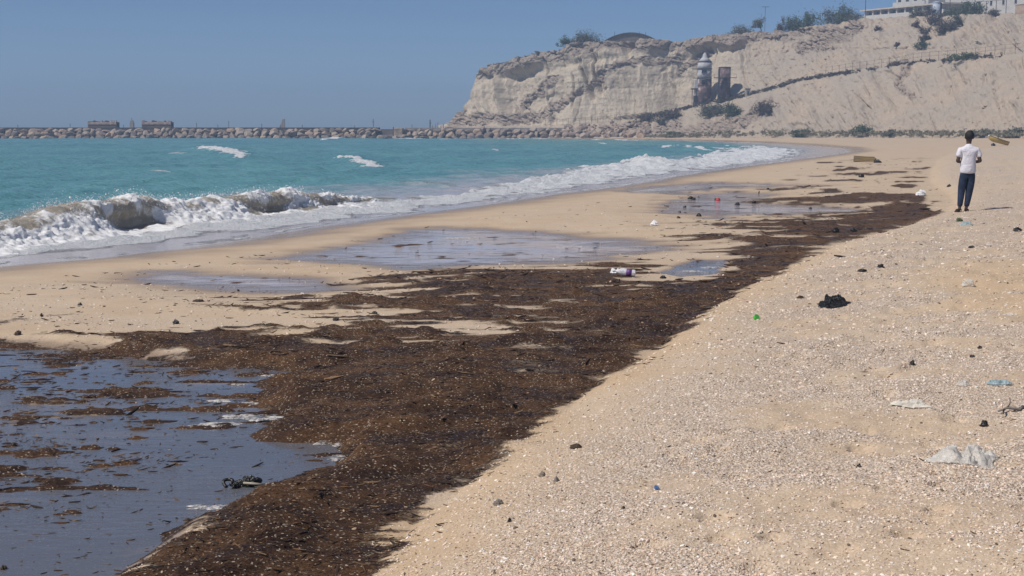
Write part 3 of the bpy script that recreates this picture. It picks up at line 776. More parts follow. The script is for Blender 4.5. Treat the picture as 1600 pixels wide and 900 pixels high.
# debris bands slanting across the marl
def band(pts, wid):
    P = px = np.array(pts, float)
    best = np.full(UU.shape, 1e9)
    for a, b in zip(P[:-1], P[1:]):
        e = b - a
        t_ = np.clip(((UU - a[0]) * e[0] + (VV - a[1]) * e[1]) / (e @ e), 0, 1)
        best = np.minimum(best, np.hypot(UU - a[0] - t_ * e[0], VV - a[1] - t_ * e[1]))
    return sstep(1.0, 0.35, best / wid + 0.5 * fbm(S / 3, Zc / 3, 3, 19))
rub = np.maximum.reduce([band([(870, 125), (842, 142), (815, 162)], 10), band([(1060, 92), (1000, 100), (960, 115), (945, 132), (900, 152), (860, 175)], 9), band([(1105, 80), (1075, 98), (1060, 108)], 9),
    band([(1245, 45), (1290, 55), (1340, 42), (1300, 66), (1255, 72)], 16), band([(700, 190), (760, 188), (800, 185), (860, 178)], 12), band([(720, 170), (700, 186)], 12),
    band([(1420, 100), (1400, 130), (1420, 150)], 9), band([(1200, 165), (1170, 185), (1130, 195), (1100, 203), (1050, 207)], 16), band([(975, 200), (1020, 205), (1060, 195)], 14)])
rub *= (SEC < 2)
# displacement, metres towards the bay
d = np.zeros_like(F)
warp = 0.9 * fbm(S / 7, Zc / 12, 3, 29)
d += stp * (1 - cap) * (3.2 * fbm((S + warp) / 17, Zc / 60, 2, 39) + (0.5 + 1.5 * sstep(-0.4, 0.5, fbm(S / 13, Zc / 16, 2, 46))) * ridged((S + warp + 0.25 * Zc) / 7.5, Zc / 34, 3, 49) * sstep(0.05, 0.4, F) + 0.34 * ridged((S + 0.8 * warp) / 2.2, Zc / 11, 2, 59) * sstep(-0.3, 0.4, fbm(S / 8, Zc / 9, 2, 56)) + 0.16 * fbm(S / 1.0, Zc / 1.2, 3, 69))
d += stp * (1 - cap) * 0.13 * fbm(S / 30, Zc / 1.4, 3, 79)      # bedding
crv = 1 - 2 * np.abs(perlin((S + 1.2 * warp + 0.12 * Zc) / 9.0, Zc / 45, 211)); crv2 = 1 - 2 * np.abs(perlin((S + warp) / 3.6, Zc / 12, 221))
d -= stp * (1.7 * sstep(0.84, 0.99, crv) * sstep(-0.35, 0.2, fbm(S / 15, Zc / 9, 2, 213)) + 0.7 * sstep(0.84, 0.99, crv2) * sstep(-0.1, 0.4, fbm(S / 7, Zc / 6, 2, 223)))
d += stp * 2.6 * np.interp(UU, [800, 830, 880, 940, 990, 1015, 1032, 1050, 1090, 1120, 1160, 1185, 1200], [0, 0.5, -0.1, 0.6, 0.1, 0.55, 0.35, -0.55, 0.0, 0.35, 0.5, -0.3, 0])
wx_ = 0.9 * fbm(S / 2.5, Zc / 2.5, 3, 44); c1 = cells((S + wx_) / 2.9, (Zc + 0.25 * S + wx_) / 1.5, 2); c2 = cells((S - wx_) / 1.2, (Zc + 0.3 * S) / 0.8, 4); c3 = cells((S + wx_) / 6.5, (Zc + wx_) / 2.6, 6)
d -= 1.0 * np.exp(-((F - 0.76 - 0.05 * fbm(S / 6, S * 0, 2, 9)) / 0.05) ** 2) * stp * sstep(-0.3, 0.3, fbm(S / 11, S * 0 + 4, 2, 15))
d += cap * (1.1 + 1.5 * (c3[2] - 0.45) + 0.55 * (c1[2] - 0.5) - 0.45 * sstep(0.10, 0.0, c1[1]) - 0.6 * sstep(0.10, 0.0, c3[1]) + 0.15 * fbm(S / 0.8, Zc / 0.8, 3, 89))
d += rub * (1.1 * (c1[2] - 0.3) + 0.75 * (c2[2] - 0.4) - 0.7 * sstep(0.15, 0, c1[1]) - 0.5 * sstep(0.15, 0, c2[1]))
# slanting rills on the graded slope
lowr = np.maximum(SEC == 0, (SEC == 1) * slo)
dg = (S * 1.0 + (Zc - 6) * 0.9)
rl = ridged((dg + 0.7 * fbm(S / 4, Zc / 4, 2, 99)) / 3.8, (S - Zc) / 15, 4, 109)
d += lowr * slo * ((0.14 + 0.75 * sstep(-0.2, 0.6, fbm(S / 10, Zc / 8, 3, 96))) * (rl - 0.6) + 1.1 * fbm(dg / 8, (S - Zc) / 30, 3, 119) + 0.22 * fbm(S / 1.1, Zc / 0.8, 4, 129)) * edgefade
d -= lowr * slo * 0.8 * sstep(0.86, 0.99, 1 - 2 * np.abs(perlin((dg + 0.8 * warp) / 7.5, (S - Zc) / 26, 231))) * sstep(-0.1, 0.4, fbm(S / 12, Zc / 7, 2, 233)) * edgefade
d += lowr * slo * 0.4 * sstep(0.48, 0.75, fbm(S / 1.6, Zc / 1.0, 3, 139))      # stones standing out
d += (SEC == 0) * (1 - slo) * 0.5 * fbm(S / 2.0, Zc / 1.5, 3, 149)
# the gully right of the graded slope's top
gx = pl(VV, [(15, 1562), (40, 1530), (75, 1492), (95, 1470)])
gul = np.exp(-((UU - gx) / 12) ** 2) * sstep(90, 70, VV) * (SEC == 1)
d -= 2.6 * gul
d += 1.6 * np.exp(-((UU - gx - 30) / 24) ** 2) * sstep(88, 70, VV) * (SEC == 1)
# a step where the old track crosses the upper slope
d -= 0.8 * np.exp(-((VV - pl(UU, [(1200, 86), (1330, 76), (1450, 76), (1600, 69)])) / 2.0) ** 2) * slo * (SEC == 1) * (UU > 1290)
d *= np.where(SEC == 2, 0, 1)
d[-N3 - 1] *= 1.0
dirv = np.array([-0.62, -0.76, 0.18])
fade_left = sstep(684, 700, UU)
C = C + (d * fade_left)[..., None] * dirv
# keep the plateau rim joined to the displaced top row
for k in range(N3):
    C[N1 + N2 + k] += (d[N1 + N2 - 1] * fade_left[0] * (1 - (k + 1) / N3))[..., None] * dirv
    C[N1 + N2 + k, :, 2] += 0.35 * fbm(C[N1 + N2 + k, :, 0] / 5, C[N1 + N2 + k, :, 1] / 5, 3, 159) * (k > 0)
nr = C.shape[0]
t = NT('cliff_rock')
rock = t.attr('rock'); fine = t.attr('fine')
p1 = t.noise(0.16, 5, 0.6); p2 = t.noise(0.9, 5, 0.65); p3 = t.noise(0.7, 4, 0.6, t.scaled((0.25, 0.25, 2.2))); p4 = t.noise(5, 4, 0.7)
marl = t.mix(t.map(p1, 0.3, 0.7), (0.56, 0.475, 0.365), (0.69, 0.60, 0.475))
marl = t.mix(t.map(p3, 0.35, 0.7), marl, t.mix(0.25, marl, (0.40, 0.35, 0.30)))
grad = t.mix(t.map(p2, 0.3, 0.7), (0.48, 0.385, 0.29), (0.58, 0.475, 0.37))
rk = t.mix(t.map(p2, 0.3, 0.7), (0.33, 0.265, 0.215), (0.48, 0.40, 0.335))
pg = t.noise(0.10, 5, 0.65, t.scaled((1.0, 1.0, 1.6)))
grad = t.mix(t.map(pg, 0.38, 0.66), grad, t.mix(0.6, grad, (0.40, 0.375, 0.33)))
colr = t.mix(fine, marl, grad)
colr = t.mix(rock, colr, rk)
colr = t.mix(t.map(p4, 0.25, 0.75), t.mix(0.35, colr, (0.28, 0.22, 0.17)), colr)
t.base(colr, 0.95, t.bump(t.math('ADD', t.math('MULTIPLY', p2, 1.0), t.math('MULTIPLY', p4, 0.35)), 0.55, 1.0))
t.put(t.bsdf.inputs['Specular IOR Level'], 0.15)
m_cliff = t.m
cliff = mesh_np('cliff', C.reshape(-1, 3), grid_faces(nr, nc), m_cliff, None, True,
                {'rock': np.clip(np.maximum(cap, rub * 0.9), 0, 1).ravel(), 'fine': np.clip(lowr * slo + (SEC == 0) * 0.8, 0, 1).ravel()})
cliff.data.flip_normals()
tag(cliff, kind='structure')
# nearest cliff surface for a pixel, for planting things on it
_cu, _cv = to_px(C[:N1 + N2])
def on_cliff(u, v, back=0.0):
    k = np.argmin((_cu - u) ** 2 + (_cv - v) ** 2)
    return C[:N1 + N2].reshape(-1, 3)[k] + np.array([0, back, 0])
def on_top(u, back):
    """a point on the plateau, back metres behind the rim"""
    j = int(np.argmin(np.abs(us - u)))
    f = math.sqrt(max(back, 0) / 160.0) * N3
    k = int(min(f, N3 - 1)); w = f - k
    a = C[N1 + N2 - 1 + k, j]; b = C[N1 + N2 - 1 + min(k + 1, N3), j]
    return a * (1 - w) + b * w

# ================================================================== BREAKWATER
m_boulder = []
for k, c in enumerate([(0.31, 0.24, 0.19), (0.40, 0.295, 0.22), (0.25, 0.205, 0.175), (0.37, 0.305, 0.25)]):
    m_boulder.append(plain('boulder_stone_%d' % k, c, 0.9, 0.28, 0.9, 0.25))
m_conc = plain('weathered_concrete', (0.36, 0.33, 0.30), 0.9, 0.25, 0.5, 0.05)
m_dark = plain('dark_rubble', (0.085, 0.075, 0.068), 0.95, 0.4, 0.8, 0.1)
def boulder_mesh(seed, mat):
    bm = bmesh.new(); bmesh.ops.create_icosphere(bm, subdivisions=2, radius=1.0)
    r_ = random.Random(seed)
    pls = [(Vector((r_.gauss(0, 1), r_.gauss(0, 1), r_.gauss(0, 1))).normalized(), r_.uniform(0.48, 0.80)) for _ in range(11)]
    for v_ in bm.verts:
        for n_, d_ in pls:
            e = v_.co.dot(n_) - d_
            if e > 0: v_.co -= n_ * e
        v_.co *= r_.uniform(0.96, 1.04)
    me = bpy.data.meshes.new('boulder'); bm.to_mesh(me); bm.free()
    me.materials.append(mat)
    return me
b_meshes = [boulder_mesh(k, m_boulder[k % 4]) for k in range(12)]
b_wet = [boulder_mesh(k + 20, plain('wet_boulder_%d' % (k % 2), [(0.13, 0.105, 0.088), (0.20, 0.155, 0.125)][k % 2], 0.6, 0.35, 0.9, 0.2)) for k in range(4)] + b_meshes[:4]
BWY = 308.0
bw = empty('rock_breakwater', (-90, BWY, 0))
tag(bw, 'long low breakwater of stacked tan boulders across the bay mouth', 'breakwater')
def bw_x(u, Y): return (u - 800) / FPX * Y * (CP + 0.0) / CP
core = MB()
xl, xr = -330.0, (905 - 800) / FPX * BWY
core.add([(xl, BWY - 1.2, -1.2), (xr, BWY - 1.2, -1.2), (xr, BWY + 1.6, 2.1), (xl, BWY + 1.6, 2.1), (xl, BWY + 8, 2.1), (xr, BWY + 8, 2.1), (xl, BWY + 11, -1.2), (xr, BWY + 11, -1.2)],
         [(0, 1, 2, 3), (3, 2, 5, 4), (4, 5, 7, 6)])
co_ = core.build('core', m_dark, bw); co_.location = (90, -BWY, 0)
deck = MB().box(xl, bw_x(592, BWY), BWY + 2.1, BWY + 5.2, 2.1, 2.62)
dk = deck.build('crest_wall', m_dark, bw); dk.location = (90, -BWY, 0)
deck = MB().box(bw_x(633, BWY), bw_x(905, BWY), BWY + 2.1, BWY + 5.2, 2.1, 2.55)
dk = deck.build('crest_wall', m_conc, bw); dk.location = (90, -BWY, 0)
rr = random.Random(5)
for row, (zc, yc, hz) in enumerate([(0.05, -1.5, 0.72), (0.95, -0.35, 0.72), (1.75, 0.9, 0.60)]):
    x = bw_x(-60, BWY) - rr.uniform(0, 2)
    while x < xr + 4:
        w = rr.uniform(0.62, 1.35)
        x += w * 0.92
        if not (bw_x(594, BWY) < x < bw_x(632, BWY) and row > 0):
            o = bpy.data.objects.new('boulder', rr.choice(b_meshes if row else b_wet)); COL.objects.link(o); o.parent = bw
            o.location = (x + 90, yc + rr.uniform(-0.3, 0.3), zc + rr.uniform(-0.2, 0.2))
            o.scale = (w * 1.2, rr.uniform(1.1, 1.5), hz * rr.uniform(1.0, 1.45))
            o.rotation_euler = (rr.uniform(-.4, .4), rr.uniform(-.3, .3), rr.uniform(-.5, .5) + rr.choice((0, math.pi)))
        x += w * 0.86
# rip-rap where the breakwater meets the foot of the cliff
rv = empty('rock_revetment', (20, 300, 0))
tag(rv, 'loose boulder bank below the cliff path where the breakwater meets land', 'revetment')
for k in range(120):
    u = rr.uniform(880, 1015); f = rr.random()
    v_ = 213.5 - f * (213.5 - pl(u, PATH) - 1.5) * (0.9 if u < 960 else 0.75)
    p_ = on_cliff(u, v_)
    o = bpy.data.objects.new('boulder', rr.choice(b_meshes)); COL.objects.link(o); o.parent = rv
    w = rr.uniform(0.45, 1.25) * (1.15 - 0.5 * f)
    o.location = (p_[0] - 20, p_[1] - 300 - 0.3, p_[2] + 0.1)
    o.scale = (w * 1.25, w, w * 0.75); o.rotation_euler = (rr.uniform(-.5, .5), rr.uniform(-.5, .5), rr.uniform(0, 6))

# ---- haze
hz_v = [(x_, y_, z_) for x_ in (-1400, 1400) for y_ in (-60, 1500) for z_ in (-3.2, 70)]
# ================================================================== PLANTS
def leaf_mat(name, a, b):
    t = NT(name)
    n = t.noise(0.9, 3, 0.6); r_ = t.node('ShaderNodeNewGeometry').outputs['Random Per Island']
    c = t.mix(t.math('ADD', t.math('MULTIPLY', n, 0.5), t.math('MULTIPLY', r_, 0.5)), a, b)
    return t.base(c, 0.8)
m_green = leaf_mat('green_leaves', (0.042, 0.068, 0.030), (0.115, 0.140, 0.062))
m_grey = leaf_mat('grey_green_leaves', (0.075, 0.080, 0.052), (0.165, 0.165, 0.115))
m_dry = leaf_mat('dry_scrub_twigs', (0.060, 0.048, 0.038), (0.150, 0.120, 0.090))
m_scrub = leaf_mat('pale_scrub', (0.17, 0.165, 0.105), (0.29, 0.265, 0.18))
m_bark = plain('bark', (0.13, 0.10, 0.075), 0.9, 0.3, 3, 0.02)
def leaf_cloud(n, rx, ry, rz, size, rg, clumps=None, z0=0.0):
    k = clumps or max(6, n // 60)
    th = rg.uniform(0, 2 * np.pi, k); ph = rg.uniform(0, 1, k) ** 0.6; rr_ = rg.uniform(0.35, 0.88, k)
    cc = np.stack([np.cos(th) * np.sqrt(1 - ph ** 2) * rr_, np.sin(th) * np.sqrt(1 - ph ** 2) * rr_, ph * rr_], 1)
    i = rg.integers(0, k, n)
    p_ = cc[i] + rg.normal(0, 0.13, (n, 3)) * rg.uniform(0.6, 1.5, (k, 1))[i]
    p_ = p_ * np.array([rx, ry, rz]); p_[:, 2] = np.maximum(p_[:, 2], 0.02) + z0
    a = rg.normal(size=(n, 3)); a /= np.linalg.norm(a, axis=1)[:, None]
    b = np.cross(a, rg.normal(size=(n, 3))); b /= np.linalg.norm(b, axis=1)[:, None]
    sz_ = size * rg.uniform(0.55, 1.3, (n, 1))
    v_ = np.stack([p_ - a * sz_, p_ - b * sz_ * 0.45, p_ + a * sz_, p_ + b * sz_ * 0.45], 1).reshape(-1, 3)
    return v_, np.arange(n * 4).reshape(n, 4), cc * np.array([rx, ry, rz])
def shrub(name, label, loc, rx, ry, rz, mat, n=420, size=0.2, group=None, cat='bush', seed=0):
    rg = np.random.default_rng(seed + 100)
    o = empty(name, tuple(loc)); tag(o, label, cat, group)
    v_, f_, cc = leaf_cloud(n, rx, ry, rz, size, rg)
    mesh_np('foliage', v_, f_, mat, o, False)
    mb = MB()
    for c in cc[:5]:
        mb.tube([(c[0] * .2, 0, -0.3), tuple(c * 0.5 + np.array([0, 0, 0.05])), tuple(c * 0.95)], [0.05, 0.035, 0.015], 5)
    mb.build('stems', m_bark, o)
    return o
SHR = [  # u, v(base), width px, height px, material, where(-1 cliff surface, else metres behind the rim), label
    (887, 78, 26, 12, m_green, 2, 'small round green bush at the left end of the cliff rim'),
    (921, 70, 46, 17, m_grey, 3, 'wide grey-green bush beside the dark arched roof'),
    (1157, 55, 40, 14, m_grey, 5, 'low grey shrub on the rim left of the leaning tree'),
    (1221, 49, 18, 20, m_dry, 6, 'narrow brown shrub first right of the leaning tree'),
    (1243, 47, 34, 24, m_green, 7, 'dark green bush second right of the leaning tree'),
    (1266, 44, 30, 26, m_green, 8, 'tall green bush in the middle of the rim thicket'),
    (1297, 40, 50, 24, m_grey, 10, 'broad grey bush left of the low white house'),
    (1318, 36, 26, 28, m_green, 9, 'upright green bush rising highest in the rim thicket'),
    (1338, 34, 30, 14, m_grey, 6, 'low bush at the left end of the low white house'),
    (1432, 25, 30, 11, m_grey, 2, 'grey bush in front of the low white house'),
    (1450, 24, 34, 12, m_dry, 3, 'brown bush in front of the blue-white tank'),
    (1482, 23, 34, 12, m_grey, 3, 'grey bush below the large white building'),
    (1512, 24, 56, 20, m_green, 2, 'largest green bush below the large white building'),
    (1545, 23, 34, 8, m_dry, 1, 'brown cushion shrub above the bare slope'),
    (1433, 42, 16, 10, m_dry, -1, 'dry shrub high on the slope, leftmost of the gully scrub'),
    (1462, 36, 30, 14, m_dry, -1, 'dry shrub high in the gully below the tank'),
    (1476, 50, 34, 18, m_dry, -1, 'dark dry shrub in the middle of the gully'),
    (1446, 53, 26, 10, m_dry, -1, 'brown shrub left of the middle of the gully'),
    (1444, 64, 24, 9, m_dry, -1, 'brown shrub just above the green one at the gully foot'),
    (1440, 74, 34, 9, m_green, -1, 'green shrub at the foot of the gully above the old track'),
    (1402, 72, 12, 6, m_dry, -1, 'small brown shrub alone left of the gully foot'),
    (1372, 47, 14, 7, m_dry, -1, 'small brown shrub alone below the low white house'),
    (1494, 40, 20, 16, m_grey, -1, 'grey shrub on the right bank of the gully'),
    (1508, 92, 62, 9, m_green, -1, 'long green bush on the fenced terrace'),
    (1402, 103, 34, 7, m_dry, -1, 'dry bush on the fenced terrace left of the jutting rock'),
    (1008, 190, 38, 12, m_dry, -1, 'dark brown bush at the foot of the marl cliff'),
    (1046, 186, 46, 16, m_dry, -1, 'dark bush at the foot of the cliff left of the towers'),
    (1032, 194, 16, 10, m_grey, -1, 'small grey bush among rocks left of the towers'),
    (1112, 181, 50, 18, m_grey, -1, 'broad grey bush on the slope below the lighthouse tower'),
    (1142, 182, 32, 20, m_green, -1, 'green bush on the slope below the rusty tank'),
    (1196, 176, 36, 18, m_dry, -1, 'dark dry bush on the slope right of the rusty tank'),
    (1132, 157, 26, 7, m_green, -1, 'small green bush at the foot of the rusty tank'),
    (1345, 211, 40, 14, m_green, -1, 'rounded bright green bush at the foot of the graded slope'),
    (1393, 213, 30, 10, m_grey, -1, 'grey bush right of the bright green one at the slope foot'),
    (1256, 214, 46, 11, m_green, -1, 'green mound of bush at the slope foot behind the far shore'),
    (1052, 213, 36, 7, m_green, -1, 'low green bush at the left end of the shore scrub'),
    (1535, 213, 40, 9, m_grey, -1, 'grey-green bush behind the man in the white shirt'),
    (1588, 214, 36, 14, m_grey, -1, 'grey bush behind the yellow boat'),
]
for k, (u, v_, w, h_, mat, where, lab) in enumerate(SHR):
    p_ = on_cliff(u, v_) if where < 0 else on_top(u, where)
    sc_ = p_[1] / FPX
    p_ = p_ + np.array([0, -0.15, -0.1 - (0.12 * h_ * sc_ if where >= 0 else 0)])
    rx = 0.5 * w * sc_ * (1.3 if where >= 0 else 1.15); rz = h_ * sc_ * (1.35 if where >= 0 else 1.15)
    n = int(np.clip(w * h_ * 3.2, 300, 3000))
    shrub('shrub', lab, p_, rx, min(rx * 0.8, 2.6), rz, mat, n, 0.20, 'shrubs of the cliff and slope', 'bush', k)
# leaning tree on the rim
p_ = on_top(1190, 5); sc_ = p_[1] / FPX
o = empty('tree', tuple(p_ + np.array([0, 0, -0.3]))); tag(o, 'small wind-leaned tree standing alone on the cliff rim', 'tree')
rg = np.random.default_rng(77)
mb = MB(); mb.tube([(0.35, 0, -0.3), (0.3, 0, 0.9), (0.0, 0.1, 2.0), (-0.2, 0, 3.2)], [0.16, 0.13, 0.10, 0.05], 8)
for q in [(-1.4, .3, 2.6), (0.9, -.2, 4.3), (-.8, -.4, 3.6), (.6, .4, 3.1), (-1.6, -.2, 3.2), (.3, 0, 5.0)]:
    mb.tube([(0.15, 0, 1.3), (q[0] * .5, q[1] * .5, q[2] * .72), q], [0.08, 0.055, 0.02], 6)
mb.build('trunk', m_bark, o)
vs1, fs1, _ = leaf_cloud(1100, 1.9, 1.5, 3.0, 0.20, rg, 17, 0.0)
vs1 = vs1 + np.array([-0.35, 0, 1.5]); vs1[:, 0] += (vs1[:, 2] - 2.6) * 0.42
mesh_np('crown', vs1, fs1, m_grey, o, False)
# scrub too dense to count: along the terrace track and the foot of the slope
def scrub_strip(name, places, mat, size):
    V = []; Fc = []; b = 0; rg = np.random.default_rng(len(places))
    for (p_, w, h_) in places:
        n = int(rg.integers(26, 60))
        v_, f_, _ = leaf_cloud(n, w, w * 0.8, h_, size, rg, 4)
        V.append(v_ + p_); Fc.append(f_ + b); b += len(v_)
    o = mesh_np(name, np.concatenate(V), np.concatenate(Fc), mat, None, False); tag(o, kind='stuff')
rg = np.random.default_rng(31)
pl1 = []; pl2 = []; pl3 = []
for u in np.concatenate([rg.uniform(1000, 1330, 520), rg.uniform(1330, 1600, 170)]):
    den = fbm(np.array([u / 22]), np.array([0.3]), 2, 8)[0]
    if u > 1330 and den < 0.0: continue
    p_ = on_cliff(u, pl(u, PATH) + rg.normal(0, 1.0))
    pl1.append((p_ + np.array([0, -0.4, -0.05]), rg.uniform(0.4, 0.9), rg.uniform(0.2, 0.6)))
scrub_strip('track_scrub', pl1, m_dry, 0.16)
for u in rg.uniform(1005, 1660, 460):
    f = rg.uniform(0, 1)
    v_ = pl(u, BASE) - 6.5 * f * sstep(1000, 1150, u) - 0.5
    p_ = on_cliff(u, v_)
    if rg.uniform() < 0.5: p_ = p_ + np.array([-1.0, -rg.uniform(0, 7), -0.1])
    p_[2] = max(p_[2], terrain(p_[0], p_[1])[0] - 0.05)
    (pl2 if rg.uniform() < 0.5 else pl3).append((p_, rg.uniform(0.5, 1.5), rg.uniform(0.25, 0.75)))
scrub_strip('shore_scrub', pl2, m_scrub, 0.17)
scrub_strip('shore_scrub_dry', pl3, leaf_mat('pale_dry_scrub', (0.17, 0.15, 0.10), (0.27, 0.24, 0.17)), 0.17)
# loose stones on slope and talus
V = []; Fc = []; b = 0
bmv = [(np.array([v_.co for v_ in me.vertices]), np.array([p.vertices[:] for p in me.polygons])) for me in b_meshes]
for k in range(520):
    u = rg.uniform(1010, 1620); f = rg.uniform(0.02, 0.97)
    hi = rg.uniform() < 0.25
    v_ = (pl(u, PATH) + (pl(u, TOP) - pl(u, PATH)) * f) if hi else pl(u, BASE) + (pl(u, PATH) - pl(u, BASE)) * f
    if u < 1230 and hi: continue
    p_ = on_cliff(u, v_)
    s_ = min(0.55, np.exp(rg.normal(-1.45, 0.45)) * (1.5 if u < 1230 else 1.0)); p_ = p_ + np.array([0.1, 0.25 * s_, -0.3 * s_])
    vv_, ff_ = bmv[k % 12]
    a = rg.uniform(0, 6.28); c_, s2 = math.cos(a), math.sin(a)
    q = vv_ * np.array([1.4, 1.0, 0.7]) * s_; q = np.stack([q[:, 0] * c_ - q[:, 1] * s2, q[:, 0] * s2 + q[:, 1] * c_, q[:, 2]], 1)
    V.append(q + p_); Fc.append(ff_ + b); b += len(vv_)
tag(mesh_np('talus_stones', np.concatenate(V), np.concatenate(Fc), m_boulder[3], None, False), kind='stuff')
p_ = on_cliff(1416, 99)
o = bpy.data.objects.new('rock', boulder_mesh(41, m_boulder[2])); COL.objects.link(o)
o.location = p_ + np.array([0, -0.5, 0.2]); o.scale = (1.9, 1.3, 0.75); o.rotation_euler = (0.1, 0.25, 0.3)
tag(o, 'large brown rock jutting from the fenced terrace edge', 'rock')

# ================================================================== BUILDINGS
m_white = plain('white_render', (0.54, 0.52, 0.49), 0.85, 0.10, 0.8, 0.01)
m_roofc = plain('pale_roof', (0.52, 0.47, 0.41), 0.85, 0.15, 0.8)
m_open = plain('dark_opening', (0.035, 0.04, 0.05), 0.35, 0.3, 2)
m_rust = NT('rusty_metal')
n_ = m_rust.noise(0.55, 6, 0.65, m_rust.objco()); n2_ = m_rust.noise(3.0, 4, 0.6, m_rust.objco())
c_ = m_rust.ramp(n_, [(0.36, (0.040, 0.034, 0.036)), (0.48, (0.10, 0.066, 0.062)), (0.56, (0.20, 0.125, 0.115)), (0.63, (0.42, 0.39, 0.38))])
m_rust = m_rust.base(m_rust.mix(m_rust.map(n2_, 0.3, 0.7), c_, (0.06, 0.05, 0.05), 'MULTIPLY') if False else c_, 0.8)
m_iron = plain('dark_iron', (0.05, 0.045, 0.045), 0.7, 0.3, 2)
m_bluetank = plain('blue_white_tank', (0.42, 0.47, 0.56), 0.6, 0.12, 1.0)
# lighthouse-like tower
p_ = on_cliff(1097, 161); p_ = p_ + np.array([0, -2.0, 0]); sc_ = p_[1] / FPX
o = empty('lighthouse_tower', (p_[0] + 0.15, p_[1], p_[2] - 0.2)); tag(o, 'disused round tower with white lantern room and pointed cap before the cliff', 'tower')
R0 = 1.75
def hz(v_): return (161 - v_) * sc_ + 0.2
mb = MB(); mb.lathe([(R0, -1.5), (R0, hz(150)), (R0 * 0.98, hz(125))], 28); mb.build('shaft', m_rust, o, True)
mb = MB(); mb.lathe([(R0 * 0.96, hz(125)), (R0 * 0.96, hz(110))], 28); mb.build('upper_shaft', plain('stained_white_paint', (0.40, 0.39, 0.40), 0.8, 0.55, 0.9), o, True)
for hv in (147, 135):
    MB().lathe([(R0 + 0.03, hz(hv)), (R0 + 0.03, hz(hv) + 0.12)], 28).build('band', m_iron, o)
mb = MB(); mb.lathe([(R0 * 0.96, hz(110)), (R0 * 0.95, hz(99.5))], 28); m_lant = plain('aged_white_paint', (0.46, 0.45, 0.45), 0.8, 0.25, 0.9); mb.build('lantern_room', m_lant, o, True)
MB().lathe([(R0 * 0.97, hz(99.3)), (R0 * 0.97, hz(97.9))], 28).build('dark_band', m_open, o)
MB().lathe([(R0 * 0.93, hz(97.8)), (R0 * 0.55, hz(93.5)), (R0 * 0.33, hz(91)), (R0 * 0.26, hz(87)), (0.05, hz(84))], 24).build('cap', m_lant, o, True)
for vv_, xl_ in ((109.5, -2.9), (123.5, -2.6)):
    MB().lathe([(R0 + 0.12, hz(vv_)), (R0 + 0.12, hz(vv_) + 0.10)], 24).build('gallery', m_iron, o)
    MB().box(xl_, -R0, -0.5, 0.5, hz(vv_) + 0.01, hz(vv_) + 0.13).build('landing', m_iron, o)
MB().box(-R0 - 0.55, -R0 + 0.25, -0.6, 0.6, -1.0, hz(126)).build('stair_shaft', m_lant, o)
for x_ in (-2.95, -2.0):
    MB().tube([(x_, -0.7, -1.2), (x_, -0.7, hz(140))], 0.07, 6).build('post', m_iron, o)
MB().box(-3.1, -1.7, -0.9, 0.9, hz(140.5), hz(138.6)).build('landing', m_iron, o)
MB().box(-2.55, -1.75, -0.85, 0.2, -0.8, hz(150)).build('door_box', m_iron, o)
MB().box(-2.5, 2.3, -2.0, 1.2, -1.6, 0.35).build('plinth', m_dark, o)
for zz_ in (114.5, 130):
    wd_ = MB().box(-0.9, 0.2, -R0 - 0.06, -R0 + 0.3, hz(zz_), hz(zz_ - 4)).build('window', m_open, o)
    MB().box(-1.0, 0.3, -R0 - 0.10, -R0 + 0.3, hz(zz_) - 0.1, hz(zz_) - 0.004).build('sill', m_iron, wd_)
# rusty tank
p2_ = on_cliff(1130, 156) + np.array([0, -1.2, 0]); sc_ = p2_[1] / FPX
o = empty('rusty_tank', tuple(p2_)); tag(o, 'tall rusty cylindrical tank with an iron walkway right of the tower', 'tank')
RT = 9.2 * sc_; th_ = 48 * sc_
MB().lathe([(RT, -1.2), (RT, th_)], 26).build('shell', m_rust, o, True)
MB().lathe([(RT + 0.06, th_ - 0.02), (RT + 0.06, th_ + 0.18)], 26).build('rim', m_iron, o)
for q in (0.25, 0.5, 0.66):
    MB().lathe([(RT + 0.05, th_ * q), (RT + 0.05, th_ * q + 0.12)], 26).build('hoop', m_iron, o)
hh_ = (156 - 124) * sc_
MB().box(-2.8, 2.5, -RT - 0.65, -RT - 0.05, hh_, hh_ + 0.13).build('walkway', m_iron, o)
for x_ in (-2.7, -1.2, 0.6, 2.4):
    MB().tube([(x_, -RT - 0.6, hh_), (x_, -RT - 0.6, hh_ + 0.9)], 0.03, 5).build('rail_post', m_iron, o)
MB().tube([(-2.75, -RT - 0.6, hh_ + 0.9), (2.45, -RT - 0.6, hh_ + 0.9)], 0.03, 5).build('rail', m_iron, o)
MB().box(-RT - 0.12, -RT + 0.5, -0.7, 0.0, -1.0, th_ - 0.2).build('ladder_shaft', m_iron, o)
for x_ in (-1.85, -1.55):
    MB().tube([(x_, -RT - 0.5, -1.2), (x_, -RT - 0.5, (156 - 136) * sc_)], 0.045, 5).build('post', m_iron, o)
# concrete block beside the track
p_ = on_cliff(1167, 148); sc_ = p_[1] / FPX
o = empty('concrete_hut', tuple(p_ + np.array([0, -0.8, -0.2]))); tag(o, 'tiny brown concrete hut on the track right of the rusty tank', 'hut')
MB().box(-3.4 * sc_, 3.4 * sc_, -0.5, 0.7, -1, 10 * sc_).build('wall', m_conc, o)
MB().box(-3.9 * sc_, 3.9 * sc_, -0.6, 0.8, 10 * sc_, 11.2 * sc_).build('roof_slab', m_dark, o)
MB().box(-1.3 * sc_, 1.3 * sc_, -0.53, -0.3, 0.1, 7 * sc_).build('door', m_open, o)
